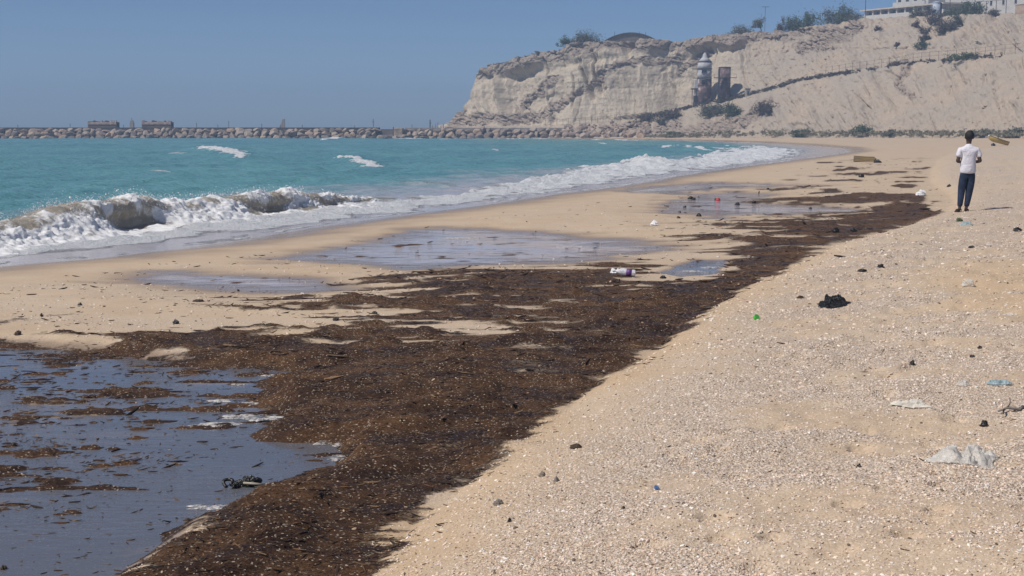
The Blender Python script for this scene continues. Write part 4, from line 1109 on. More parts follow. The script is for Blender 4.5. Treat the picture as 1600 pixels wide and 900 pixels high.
# dark arched roof on the rim
p_ = on_top(988, 9); sc_ = p_[1] / FPX
o = empty('arched_shed', (p_[0], p_[1], p_[2] - 0.5)); tag(o, 'low shed with a dark shallow arched roof on the cliff top', 'shed')
rim_z = p_[2]
hw = 47 * sc_; top_z = float(at_y(988, 52.5, p_[1])[2]) - (p_[2] - 0.5)
arc = [(hw * math.cos(a), top_z * math.sin(a) ** 0.9) for a in np.linspace(math.pi, 0, 25)]
arc = [(x_, 0.35 + (top_z - 0.35) * max(0.0, 1 - (x_ / hw) ** 2)) for x_ in np.linspace(-hw, hw, 25)]
mb = MB(); n = len(arc)
vs_a = [(x_, y_, z_ + dz) for dz in (0, 0.28) for y_ in (-0.3, 11) for x_, z_ in arc]
fs_a = []
for i in range(n - 1):
    fs_a += [(i, i + 1, n + i + 1, n + i), (2 * n + i, 3 * n + i, 3 * n + i + 1, 2 * n + i + 1), (i, 2 * n + i, 2 * n + i + 1, i + 1), (n + i, n + i + 1, 3 * n + i + 1, 3 * n + i)]
fs_a += [(0, n, 3 * n, 2 * n), (n - 1, 3 * n - 1, 4 * n - 1, 2 * n - 1)]
mb.add(vs_a, fs_a).build('roof', m_dark, o)
mb = MB(); vs_a = [(x_ * 0.97, y_, z_) for y_ in (0, 10.6) for x_, z_ in arc] + [(x_ * 0.97, y_, -1.5) for y_ in (0, 10.6) for x_, z_ in arc]
fs_a = []
for i in range(n - 1):
    fs_a += [(i, 2 * n + i, 2 * n + i + 1, i + 1), (n + i, n + i + 1, 3 * n + i + 1, 3 * n + i)]
mb.add(vs_a, fs_a).build('wall', plain('grey_boarding', (0.17, 0.155, 0.14), 0.9, 0.3, 1.2), o)
for x_ in (2.0, 3.6, -4.2):
    MB().tube([(x_, -0.6, 0), (x_, -0.6, top_z + 0.45)], 0.05, 5).build('post', m_iron, o)
# low white house
def along_box(A, B, d0, d1, z0, z1, name, mat, parent, s0=0.0, s1=1.0):
    A = np.array(A); B = np.array(B); e = (B - A)[:2]; Ln = np.hypot(*e); e = e / Ln; nrm = np.array([-e[1], e[0]])   # away from the bay
    q = []
    for (s_, d_) in ((s0, d0), (s1, d0), (s1, d1), (s0, d1)):
        xy = A[:2] + e * Ln * s_ + nrm * d_; q.append(xy)
    zA = A[2] + (B[2] - A[2]) * s0; zB = A[2] + (B[2] - A[2]) * s1
    zl = [zA, zB, zB, zA]
    vs_b = [(*xy, zl[i] + z0) for i, xy in enumerate(q)] + [(*xy, zl[i] + z1) for i, xy in enumerate(q)]
    vs_b = [tuple(np.array(w_) - np.array([*parent.location])) for w_ in vs_b]
    return MB().add(vs_b, [(3, 2, 1, 0), (4, 5, 6, 7), (0, 1, 5, 4), (1, 2, 6, 5), (2, 3, 7, 6), (3, 0, 4, 7)]).build(name, mat, parent)
A = at_y(1348, 17.5, 345); B = at_y(1474, 5.5, 306)
o = empty('low_house', (A[0], A[1], A[2] - 3)); tag(o, 'long low white house with a pale flat roof and a row of dark windows', 'house')
along_box(A, B, 0.9, 6, -4.5, -0.05, 'wall', m_conc, o)
along_box(A, B, -0.5, 6.6, -0.05, 0.28, 'roof', m_roofc, o, -0.02, 1.02)
along_box(A, B, 0.0, 0.3, -4.2, -1.25, 'parapet', m_white, o)
for k in range(9):
    s_ = 0.05 + k * 0.104
    wd_ = along_box(A, B, 0.82, 1.05, -1.3, -0.3, 'window', m_open, o, s_, s_ + 0.062)
    along_box(A, B, 0.80, 0.95, -0.30, -0.22, 'frame', m_white, o, s_, s_ + 0.062).parent = wd_
    along_box(A, B, 0.05, 0.25, -1.25, -0.05, 'column', m_white, o, s_ - 0.025, s_ - 0.012)
A2 = at_y(1398, 6.0, 352); B2 = at_y(1448, 2.0, 338)
o = empty('upper_house', (A2[0], A2[1], A2[2] - 3)); tag(o, 'white upper storey with dark doorways behind the low house roof', 'house')
along_box(A2, B2, 0.5, 6, -4, 2.4, 'wall', m_white, o)
for k in range(4):
    along_box(A2, B2, 0.42, 0.8, 0.3, 2.2, 'doorway', m_open, o, 0.06 + k * 0.25, 0.15 + k * 0.25)
along_box(A2, B2, -0.6, -0.3, -3, 0.25, 'parapet', m_white, o)
A3 = at_y(1474, 12, 325); B3 = at_y(1600, 4, 312)
o = empty('large_building', (A3[0], A3[1], A3[2] - 3)); tag(o, 'large plain white building at the top right of the cliff', 'building')
along_box(A3, B3, 1.0, 12, -5, 3.2, 'wall', m_white, o, 0, 1.3)
for k in range(6):
    wd_ = along_box(A3, B3, 0.93, 1.3, 0.0, 1.0, 'window', m_open, o, 0.12 + k * 0.15, 0.145 + k * 0.15)
    along_box(A3, B3, 0.88, 1.2, -0.08, -0.005, 'sill', m_conc, o, 0.118 + k * 0.15, 0.147 + k * 0.15).parent = wd_
along_box(A3, B3, -3.0, -2.92, 0.6, 0.68, 'railing', m_iron, o, 0, 1.0)
for k in range(9):
    along_box(A3, B3, -3.02, -2.9, -3.5, 0.62, 'railing_post', m_iron, o, k * 0.12, k * 0.12 + 0.006)
p_ = at_y(1463, 18, 299)
o = empty('water_tank', tuple(p_)); tag(o, 'blue-white cylindrical water tank between the white buildings', 'tank')
MB().lathe([(0.85, -2.0), (0.85, 1.9)], 22).build('drum', m_bluetank, o, True)
MB().lathe([(0.93, 1.9), (0.93, 2.1), (0.3, 2.3)], 22).build('lid', m_bluetank, o)
MB().box(0.80, 1.15, -0.3, 0.3, -2, 1.95).build('ladder_frame', m_iron, o)
for k, (u, v0, v1, D, lab) in enumerate([(1352, 24, -6, 328, 'thin utility pole at the left end of the low white house'), (1484, 18, -8, 303, 'thin pole before the large white building, left one'), (1523, 17, -8, 299, 'thin pole before the large white building, right one')]):
    a = at_y(u, v0, D); b_ = at_y(u, v1, D)
    o = empty('utility_pole', tuple(a)); tag(o, lab, 'pole', 'poles on the cliff top')
    hgt = b_[2] - a[2]
    MB().tube([(0, 0, -2), (0, 0, hgt)], 0.08, 6).build('pole', m_iron, o)
    MB().box(-0.7, 0.7, -0.05, 0.05, hgt - 0.35, hgt - 0.25).build('crossarm', m_iron, o)
p_ = on_top(1192, 30)
zt = float(at_y(1194, 11, p_[1])[2])
o = empty('street_lamp', tuple(p_)); tag(o, 'slender double-armed lamp pole rising behind the leaning tree', 'lamp')
MB().tube([(0, 0, -1), (0, 0, zt - p_[2])], 0.055, 6).build('pole', m_iron, o)
MB().box(-1.0, 1.0, -0.1, 0.1, zt - p_[2], zt - p_[2] + 0.1).build('arms', m_iron, o)
A4 = at_y(1586, 19, 276); B4 = at_y(1660, 12, 268)
o = empty('stone_wall', (A4[0], A4[1], A4[2] - 2)); tag(o, 'tan stone retaining wall at the top right edge', 'wall')
along_box(A4, B4, 0, 1.5, -2.5, 1.5, 'masonry', m_boulder[1], o)
along_box(A4, B4, -0.1, 1.6, 1.5, 1.7, 'coping', m_roofc, o)

# fences
def fence(name, label, pts, hgt, wires=(0.55, 0.95)):
    o = empty(name, tuple(pts[0])); tag(o, label, 'fence')
    base = np.array(pts[0])
    for p_ in pts:
        MB().tube([tuple(p_ - base + np.array([0, 0, -0.5])), tuple(p_ - base + np.array([0, 0, hgt]))], 0.035, 5).build('post', m_iron, o)
    for w in wires:
        MB().tube([tuple(p_ - base + np.array([0, 0, hgt * w])) for p_ in pts], 0.018, 4).build('wire', m_iron, o)
ups = [1290]
while ups[-1] < 1640: ups.append(ups[-1] + 10 + (ups[-1] - 1290) * 0.022)
fence('wire_fence', 'thin wire fence with iron posts along the terrace on the graded slope', [on_cliff(u, pl(u, PATH) - 0.6) + np.array([0, -0.3, 0]) for u in ups], 1.9)
fence('path_fence', 'thin post fence along the path at the foot of the cliff', [on_cliff(u, pl(u, PATH) - 0.3) + np.array([0, -0.5, 0]) for u in range(852, 1000, 9)], 1.3)

# things on the breakwater
m_shed = plain('brown_block_wall', (0.155, 0.125, 0.105), 0.9, 0.3, 0.8)
m_shedtop = plain('pinkish_rubble', (0.50, 0.37, 0.30), 0.9, 0.45, 1.6, 0.05)
def ruin(u0, u1, lab, seed):
    Y = BWY + 4.0; sc_ = Y / FPX; r_ = random.Random(seed)
    w = (u1 - u0) * sc_
    o = empty('shed', (bw_x(0.5 * (u0 + u1), Y), Y, 2.1)); tag(o, lab, 'shed', 'sheds on the breakwater')
    MB().box(-w / 2, w / 2, 1.2, 3.6, 0, 1.25).build('wall', m_shed, o)
    MB().box(-w / 2 - 0.06, w / 2 + 0.06, 1.1, 3.7, 1.25, 1.85).build('roof_slab', m_shedtop, o)
    MB().box(-w / 2 + 0.1, w / 2 - 0.1, 1.14, 1.4, 0.0, 0.42).build('base_course', m_dark, o)
    for k in range(12):
        x_ = -w / 2 + 0.25 + k * (w - 0.5) / 11
        h_ = r_.uniform(0.12, 0.42)
        MB().box(x_ - r_.uniform(.15, .32), x_ + r_.uniform(.15, .32), 1.5, 2.3, 1.85, 1.85 + h_).build('roof_block', r_.choice((m_boulder[0], m_dark, m_roofc)), o)
    MB().box(w / 2 - 0.02, w / 2 + 0.10, 1.15, 3.6, 0, 1.75).build('end_post', m_dark, o)
ruin(140, 184, 'left one of two low sheds on the breakwater, blocks on its roof', 1)
ruin(224, 269, 'right one of two low sheds on the breakwater, blocks on its roof', 2)
def on_bw(u): return (bw_x(u, BWY + 3.5), BWY + 3.5, 2.4)
o = empty('stone_pillar', on_bw(211)); tag(o, 'narrow stone pillar between the two sheds on the breakwater', 'pillar')
MB().box(-.45, .45, -.4, .4, -0.5, 1.4).build('shaft', m_conc, o); MB().box(-.3, .3, -.3, .3, 1.4, 1.9).build('neck', m_conc, o); MB().tube([(0, 0, 1.9), (0, 0, 2.5)], 0.07, 6).build('spike', m_iron, o)
o = empty('broken_wall', on_bw(445)); tag(o, 'broken upright wall stub alone on the breakwater', 'ruin')
MB().add([(-.5, -.3, -.5), (.5, -.3, -.5), (.5, .3, -.5), (-.5, .3, -.5), (-.15, -.3, 2.1), (.45, -.3, 2.3), (.45, .3, 2.3), (-.15, .3, 2.1)], [(3, 2, 1, 0), (4, 5, 6, 7), (0, 1, 5, 4), (1, 2, 6, 5), (2, 3, 7, 6), (3, 0, 4, 7)]).build('stub', m_conc, o)
MB().add([(-.95, -.25, -.5), (-.5, -.25, -.5), (-.5, .25, -.5), (-.95, .25, -.5), (-.7, -.25, .6), (-.5, -.25, 1.0), (-.5, .25, 1.0), (-.7, .25, .6)], [(3, 2, 1, 0), (4, 5, 6, 7), (0, 1, 5, 4), (1, 2, 6, 5), (2, 3, 7, 6), (3, 0, 4, 7)]).build('rubble', m_boulder[0], o)
o = empty('signal_mast', on_bw(585)); tag(o, 'thin signal mast on a white plinth on the breakwater', 'mast')
MB().tube([(0, 0, 0), (0, 0, 2.3)], 0.07, 6).build('mast', m_iron, o); MB().box(-.7, .7, -.4, .4, -.2, .25).build('plinth', m_white, o); MB().box(-.25, .25, -.05, .05, 1.5, 1.6).build('crossarm', m_iron, o)
o = empty('gate_block', (bw_x(616, BWY), BWY, 0)); tag(o, 'square tan concrete block in the gap of the breakwater', 'block')
MB().box(0.2, 2.3, -1.2, 3, -0.6, 2.5).build('block', m_boulder[1], o, bevel=0.12); MB().box(-3.4, 0.0, -0.6, 3.4, -0.6, 0.9).build('ramp', m_conc, o); MB().box(-3.2, -0.2, 2.6, 3.2, 0.9, 2.2).build('gate', m_dark, o); MB().tube([(0.05, -0.6, 0.2), (0.05, -0.6, 2.75)], 0.12, 6).build('post', m_iron, o)
for k, u in enumerate((34, 115, 198, 311, 344, 361, 412, 475, 556, 645)):
    h_ = [.7, 1.0, .7, 1.2, .7, 1.6, 1.0, .7, .6, .8][k]; nth = ['first', 'second', 'third', 'fourth', 'fifth', 'sixth', 'seventh', 'eighth', 'ninth', 'tenth'][k]
    o = empty('short_post', on_bw(u)); MB().tube([(0, 0, -0.5), (0, 0, h_)], 0.06, 5).build('pole', m_iron, o); MB().box(-.09, .09, -.09, .09, h_, h_ + 0.1).build('cap', m_iron, o)
    tag(o, 'short iron post on the breakwater wall, %s from its seaward end' % nth, 'post', 'posts on the breakwater')
o = empty('tall_post', (bw_x(673, BWY + 6), BWY + 6, 2.2)); tag(o, 'tall dark post at the tip of the headland', 'post')
MB().tube([(0, 0, -1), (0, 0, 2.3)], 0.13, 6).build('pole', m_iron, o); MB().tube([(0, 0, 1.2), (0.35, 0, 1.6)], 0.05, 5).build('arm', m_iron, o)
for k in range(5):
    x_ = bw_x(677 + k * 4.2, BWY + 6)
    o = empty('stake', (x_, BWY + 6, 2.0)); MB().tube([(0, 0, -1), (0.12 * (k % 2) - .1, 0, 1.2 + 0.35 * (k % 3))], [0.2, 0.12], 6).build('stone_stake', m_conc, o)
    MB().box(-.3, .3, -.3, .3, -1, .25).build('footing', m_conc, o)
    tag(o, 'pale stake at the headland tip, %s from the tall post' % ['first', 'second', 'third', 'fourth', 'fifth'][k], 'stake', 'stakes at the headland')
# ================================================================== ON THE BEACH
def ground(u, v_):
    z = 0.4
    for _ in range(12):
        p_ = on_z(u, v_, z); z = 0.5 * z + 0.5 * float(terrain(p_[0], p_[1])[0])
    return np.array([p_[0], p_[1], float(terrain(p_[0], p_[1])[0])])
def skin_mesh(name, chains, mat, parent, sub=2, smooth_r=0.0):
    """chains: list of (list of (x,y,z,r)), links: chains sharing a start point by coordinates"""
    V = []; E = []; Rr = []; idx = {}; roots = []
    for ch in chains:
        prev = None
        for (x, y, z, r) in ch:
            key = (round(x, 4), round(y, 4), round(z, 4))
            if key not in idx:
                idx[key] = len(V); V.append((x, y, z)); Rr.append(r)
                if prev is None: roots.append(idx[key])
            k = idx[key]
            if prev is not None and prev != k: E.append((prev, k))
            prev = k
    me = bpy.data.meshes.new(name); me.from_pydata(V, E, [])
    o = bpy.data.objects.new(name, me); COL.objects.link(o)
    if parent is not None: o.parent = parent
    md = o.modifiers.new('skin', 'SKIN'); md.use_smooth_shade = True; md.branch_smoothing = 0.3
    for k, r in enumerate(Rr):
        rr_ = r if hasattr(r, '__len__') else (r, r)
        me.skin_vertices[0].data[k].radius = rr_
        me.skin_vertices[0].data[k].use_root = k in roots
    ss = o.modifiers.new('sub', 'SUBSURF'); ss.levels = sub; ss.render_levels = sub
    me.materials.append(mat)
    return o
m_skin = plain('brown_skin', (0.075, 0.040, 0.026), 0.55, 0.1, 8)
m_shirt = NT('white_shirt')
n_ = m_shirt.noise(7, 4, 0.6, m_shirt.objco())
m_shirt = m_shirt.base((0.72, 0.70, 0.76), 0.85, m_shirt.bump(n_, 0.05, 0.9))
m_jean = NT('dark_jeans')
n_ = m_jean.noise(9, 4, 0.6, m_jean.objco())
m_jean = m_jean.base(m_jean.mix(m_jean.map(n_, 0.35, 0.7), (0.006, 0.012, 0.030), (0.018, 0.036, 0.085)), 0.85, m_jean.bump(n_, 0.03, 0.8))
m_hair = plain('black_hair', (0.008, 0.007, 0.007), 0.7, 0.3, 30, 0.01)
m_sandal = plain('dark_sandal', (0.022, 0.014, 0.012), 0.7, 0.3, 8)
gp = ground(1503, 331)
d_ = gp[1]; hgt = 125 * d_ / FPX
sF = hgt / 1.76
chains = [
    [(0, 0, .93, (.13, .10)), (0, 0, 1.10, (.125, .09)), (0.0, 0, 1.30, (.13, .085)), (0, .005, 1.44, (.055, .052)), (0, .015, 1.52, .052), (0.005, .03, 1.585, .070), (0.008, .035, 1.645, (.074, .092)), (0.01, .035, 1.715, (.058, .070))],
    [(0.0, 0, 1.30, .13), (-.16, 0, 1.375, .05), (-.225, -.03, 1.15, .044), (-.235, -.035, 1.12, .042), (-.12, .20, 1.10, .030), (-.09, .245, 1.10, (.030, .024)), (-.055, .30, 1.115, (.040, .018))],
    [(0.0, 0, 1.30, .13), (.16, 0, 1.375, .05), (.240, -.03, 1.15, .044), (.250, -.035, 1.12, .042), (.14, .20, 1.10, .030), (.105, .245, 1.10, (.030, .024)), (.065, .30, 1.115, (.040, .018))],
    [(0, 0, .93, .13), (-.085, 0, .88, .085), (-.11, .03, .50, .055), (-.145, -.02, .09, .036), (-.145, .02, .045, .036), (-.16, .13, .03, (.042, .024)), (-.163, .19, .025, (.038, .018))],
    [(0, 0, .93, .13), (.085, 0, .88, .085), (.055, .03, .50, .055), (.0, -.0, .09, .036), (.0, .04, .045, .036), (.045, .14, .03, (.042, .024)), (.06, .195, .025, (.038, .018))],
]
for sx in (-1, 1):      # five fingers a hand, curled towards each other
    bx_, by_, bz_ = (-.055 if sx < 0 else .065), .30, 1.115
    for k, (oy, oz, ln) in enumerate([(.030, .022, .062), (.036, .006, .070), (.034, -.010, .066), (.026, -.024, .052)]):
        x0 = bx_; d1 = -sx
        chains.append([(x0, by_ + oy * .3, bz_ + oz, .010), (x0 + d1 * ln * .45, by_ + oy + .012, bz_ + oz, .0095), (x0 + d1 * ln * .8, by_ + oy + .004, bz_ + oz - .006, .0088), (x0 + d1 * ln * .95, by_ + oy - .018, bz_ + oz - .010, .008)])
    chains.append([(bx_ + sx * .02, by_ - .03, bz_ + .022, .012), (bx_ + sx * .005, by_ - .012, bz_ + .052, .011), (bx_ - sx * .02, by_ + .008, bz_ + .064, .0095)])
person = skin_mesh('person', chains, m_skin, None, 2)
person.location = gp + np.array([0.09 * sF, 0, -0.015]); person.scale = (sF, sF, sF); person.rotation_euler = (0, 0, R(-6))
tag(person, 'man seen from behind in white short-sleeved shirt and dark jeans, hands before him', 'person')
skin_mesh('shirt', [[(0, 0, .84, (.192, .140)), (0, 0, .90, (.188, .138)), (0, 0, 1.10, (.180, .130)), (0, -.005, 1.27, (.185, .130)), (0, -.003, 1.375, (.17, .105)), (0, .005, 1.455, (.085, .075)), (0, .008, 1.51, (.068, .066))],
    [(0, -.003, 1.375, .17), (-.175, -.002, 1.365, .085), (-.205, -.02, 1.26, .073), (-.218, -.026, 1.20, .072)], [(0, -.003, 1.375, .17), (.175, -.002, 1.365, .085), (.218, -.02, 1.26, .073), (.232, -.026, 1.20, .072)]], m_shirt, person, 2)
skin_mesh('trousers', [[(0, 0, 1.0, (.128, .108)), (0, 0, .90, (.140, .118))], [(0, 0, .90, .14), (-.090, 0, .80, (.098, .10)), (-.108, .028, .50, .088), (-.128, .0, .28, .070), (-.143, -.012, .115, .058)],
    [(0, 0, .90, .14), (.090, 0, .80, (.098, .10)), (.058, .028, .50, .088), (.03, .012, .28, .070), (.002, .004, .115, .058)]], m_jean, person, 2)
bm = bmesh.new(); bmesh.ops.create_icosphere(bm, subdivisions=4, radius=1.0)
for v_ in bm.verts:
    c = v_.co.copy()
    n__ = 1 + 0.05 * float(perlin(np.array([c.x * 5 + c.z * 2]), np.array([c.y * 5 - c.z]), 3)[0])
    v_.co = Vector((c.x * .098, c.y * .112, c.z * .125)) * n__
    if c.y > 0.35 and c.z < 0.35: v_.co *= 0.82                 # leaves the face free
    if c.z < -0.55: v_.co *= 0.72
me = bpy.data.meshes.new('hair'); bm.to_mesh(me); bm.free(); me.materials.append(m_hair)
for p in me.polygons: p.use_smooth = True
o = bpy.data.objects.new('hair', me); COL.objects.link(o); o.parent = person; o.location = (0.008, .022, 1.672)
for sx in (-1, 1):
    mb = MB(); mb.lathe([(.006, -.026), (.016, -.012), (.019, .005), (.015, .022), (.005, .030)], 10)
    e = mb.build('ear', m_skin, person, True); e.location = (0.008 + sx * .082, .03, 1.63); e.scale = (.55, 1.2, 1.1)
    mb = MB(); mb.lathe([(.008, -.006), (.010, 0), (.008, .006)], 8)
    e = mb.build('eye', plain('eye_white', (0.5, 0.48, 0.45), 0.3, 0.1), person, True); e.location = (0.008 + sx * .032, .113, 1.635)
mb = MB(); mb.add([(-.012, .11, 1.645), (.014, .11, 1.645), (.02, .11, 1.595), (-.018, .11, 1.595), (0.001, .145, 1.602)], [(0, 1, 4), (1, 2, 4), (2, 3, 4), (3, 0, 4)]); mb.build('nose', m_skin, person, True)
MB().tube([(-.022, .108, 1.572), (0.001, .117, 1.571), (.024, .108, 1.572)], .006, 6).build('mouth', plain('lips', (0.10, .045, .035), .5, .1), person, True)
for k, (fx, fy, tx_, ty_) in enumerate([(-.145, -.05, -.163, .215), (.0, -.035, .062, .225)]):
    dx_, dy_ = tx_ - fx, ty_ - fy; L_ = math.hypot(dx_, dy_); ex, ey = dx_ / L_, dy_ / L_
    prof = [(0, .032), (.2, .040), (.5, .042), (.75, .050), (.93, .042), (1.0, .02)]
    pts_ = [(fx + ex * L_ * a - ey * w, fy + ey * L_ * a + ex * w) for a, w in prof] + [(fx + ex * L_ * a + ey * w, fy + ey * L_ * a - ex * w) for a, w in prof[::-1]]
    n = len(pts_); mb = MB()
    mb.add([(x_, y_, -.004) for x_, y_ in pts_] + [(x_, y_, .018) for x_, y_ in pts_], [tuple(range(n))[::-1], tuple(range(n, 2 * n))] + [(i, (i + 1) % n, n + (i + 1) % n, n + i) for i in range(n)])
    mx_, my_ = fx + ex * L_ * .62, fy + ey * L_ * .62
    mb.tube([(mx_ - ey * .05, my_ + ex * .05, .01), (mx_ - ey * .03, my_ + ex * .03, .055), (mx_, my_, .066), (mx_ + ey * .03, my_ - ex * .03, .055), (mx_ + ey * .05, my_ - ex * .05, .01)], .012, 6)
    mx_, my_ = fx + ex * L_ * .12, fy + ey * L_ * .12
    mb.tube([(mx_ - ey * .038, my_ + ex * .038, .01), (mx_ - ey * .04, my_ + ex * .04, .07), (mx_ - ex * .02, my_ - ey * .02, .085), (mx_ + ey * .04, my_ - ex * .04, .07), (mx_ + ey * .038, my_ - ex * .038, .01)], .011, 6)
    mb.build('sandal', m_sandal, person, False)

# ---- crumpled things
def crumple(name, label, cat, u, v_, wpx, hpx, mat, seed, depth=0.7, amp=0.35, freq=1.6, rz=0.0, tail=0.0, group=None, sub=5, sink=0.08, sharp=True, lump=0.0):
    g_ = ground(u, v_); sc_ = g_[1] / FPX
    bm = bmesh.new(); bmesh.ops.create_icosphere(bm, subdivisions=sub, radius=1.0)
    co = np.array([q.co for q in bm.verts])
    x, y, z = co.T
    nz_ = ridged(x * freq + z * 0.9, y * freq - z * 0.7, 4, seed) if sharp else 0.8 * fbm(x * freq + z * 0.9, y * freq - z * 0.7, 4, seed) + 0.6
    n2_ = fbm(x * 1.1 + 3 * z, y * 1.1, 2, seed + 5)
    r_ = 1 + amp * (nz_ - 0.6) + 0.35 * n2_ + lump * perlin(x * 2.2, y * 2.2 + z, seed + 9)
    X3 = co * r_[:, None]
    X3[:, 2] = np.where(X3[:, 2] < 0, X3[:, 2] * 0.18, X3[:, 2])
    X3[:, 2] *= (1 - tail * sstep(0.0, 1.2, -X3[:, 0]))
    ext_ = X3.max(0) - X3.min(0)
    w = wpx * sc_; h_ = hpx * sc_
    X3 = X3 / ext_ * np.array([w, w * depth, h_])
    X3[:, 2] -= X3[:, 2].min() + sink * h_
    for q, c in zip(bm.verts, X3): q.co = c
    me = bpy.data.meshes.new(name); bm.to_mesh(me); bm.free(); me.materials.append(mat)
    for p in me.polygons: p.use_smooth = True
    o = bpy.data.objects.new(name, me); COL.objects.link(o)
    zw = max(g_[2], POOL_Z - 0.01) if g_[2] < POOL_Z else g_[2]
    o.location = (g_[0], g_[1], zw); o.rotation_euler = (0, 0, rz)
    tag(o, label, cat, group)
    return o
def film_mat(name, color, alpha, rough=0.25):
    t = NT(name)
    n_ = t.noise(14, 5, 0.65, t.objco(), 0.6)
    t.base(color, rough, t.bump(n_, 0.03, 1.0))
    t.put(t.bsdf.inputs['Alpha'], t.map(n_, 0.3, 0.7, alpha * 0.55, min(1, alpha * 1.3)))
    return t.m
def sheet(name, label, u, v_, wpx, hpx, mat, seed, depth=0.55, rz=0.0, humps=1.0, cat='plastic'):
    """a thin creased film lying on the ground"""
    g_ = ground(u, v_); sc_ = g_[1] / FPX; w = wpx * sc_; h_ = hpx * sc_
    na, nb2 = 70, 44
    A_, B_ = np.meshgrid(np.linspace(-1, 1, na), np.linspace(-1, 1, nb2))
    sx_ = A_ * np.sqrt(1 - 0.5 * B_ ** 2); sy_ = B_ * np.sqrt(1 - 0.5 * A_ ** 2)
    rad = 1 + 0.28 * fbm(sx_ * 1.2 + seed, sy_ * 1.2, 3, seed)
    x = sx_ * rad * w / 2; y = sy_ * rad * w / 2 * depth
    env = sstep(1.05, 0.50, np.hypot(sx_, sy_))
    hm = 0.30 + 0.70 * sstep(-0.45, 0.5, fbm(sx_ * 1.6 * humps, sy_ * 1.6, 3, seed + 3))
    cr = ridged(sx_ * 1.5 + 0.9 * sy_, sy_ * 1.6 - 0.5 * sx_, 4, seed + 7, 0.6)
    z = h_ * env * hm * (0.72 + 0.26 * cr) + 0.05 * h_ * ridged(sx_ * 4, sy_ * 4, 2, seed + 9) * (1 - env)
    gz = terrain((g_[0] + x * math.cos(rz) - y * math.sin(rz)).ravel(), (g_[1] + x * math.sin(rz) + y * math.cos(rz)).ravel()).reshape(x.shape) - g_[2]
    x = x + 0.05 * w * fbm(sx_ * 3, sy_ * 3, 3, seed + 11)
    o = mesh_np(name, np.stack([x, y, z + gz + 0.006], -1).reshape(-1, 3), grid_faces(nb2, na), mat, None, True)
    sol = o.modifiers.new('film', 'SOLIDIFY'); sol.thickness = 0.0015
    o.location = g_; o.rotation_euler = (0, 0, rz)
    tag(o, label, cat)
    return o
m_blackbag = NT('black_plastic_film'); n_ = m_blackbag.noise(22, 5, 0.6, m_blackbag.objco(), 0.8)
m_blackbag = m_blackbag.base((0.008, 0.009, 0.011), 0.28, m_blackbag.bump(n_, 0.05, 1.0))
m_clear = film_mat('clear_plastic_film', (0.86, 0.83, 0.77), 0.45)
m_paleblue = film_mat('pale_blue_film', (0.50, 0.66, 0.70), 0.70)
m_whitecloth = plain('off_white_cloth', (0.66, 0.62, 0.54), 0.9, 0.15, 18, 0.01)
m_whitefoam = plain('white_foam', (0.80, 0.80, 0.80), 0.8, 0.08, 10, 0.01)
m_tar = plain('tarry_black', (0.014, 0.012, 0.011), 0.35, 0.5, 14, 0.02)
m_stone = plain('grey_stone', (0.22, 0.19, 0.16), 0.9, 0.3, 14, 0.01)
sheet('plastic_bag', 'crumpled black plastic bag lying on the shell gravel', 1301, 475, 50, 13, m_blackbag, 5, 0.9, R(14), 1.6, 'bag')
sheet('plastic_bag', 'crumpled clear plastic bag in the right foreground', 1503, 722, 104, 22, m_clear, 14, 0.85, R(-5), 1.4, 'bag')
sheet('cloth_strip', 'off-white twisted strip of cloth above the clear bag', 1427, 636, 66, 9, m_whitecloth, 21, 0.25, R(-8), 1.0, 'cloth')
sheet('plastic_sheet', 'scrap of pale blue plastic film near the right edge', 1561, 602, 46, 7, m_paleblue, 25, 0.4, R(10), 1.0, 'plastic')
sheet('plastic_sheet', 'faint scrap of clear film left of the pale blue one', 1505, 602, 22, 6, m_clear, 26, 0.6, 0.0, 1.0, 'plastic')
crumple('plastic_sheet', 'clear crumpled film lying beyond the black bag at right', 'plastic', 1513, 447, 24, 14, m_clear, 27, 0.6, 0.4, 1.4, 0, 0)
crumple('plastic_sheet', 'clear flat film at the right edge, level with the black bag', 'plastic', 1580, 491, 36, 8, m_clear, 28, 0.5, 0.4, 1.4, 0, 0)
crumple('plastic_bag', 'small white bag on the sand left of the man', 'bag', 1439, 305, 18, 10, m_whitefoam, 31, 0.7, 0.3, 1.2, 0, 0.2)
crumple('foam_lump', 'white lump alone on the far sand flat', 'foam', 1022, 352, 13, 9, m_whitefoam, 33, 0.8, 0.2, 1.2)
sheet('plastic_sheet', 'pale blue scrap just in front of the man', 1510, 352, 22, 5, m_paleblue, 35, 0.4, 0.0, 1.0, 'plastic')
crumple('leaf_clump', 'green tuft of leaves in front of the man', 'plant', 1499, 347, 12, 7, m_green, 36, 0.8, 0.6, 2.2)
crumple('red_ball', 'small red lump in the far pool', 'litter', 1122, 315, 8, 7, plain('red_plastic', (0.42, 0.05, 0.05), 0.5, 0.15), 37, 0.9, 0.12, 1.0, sub=3)
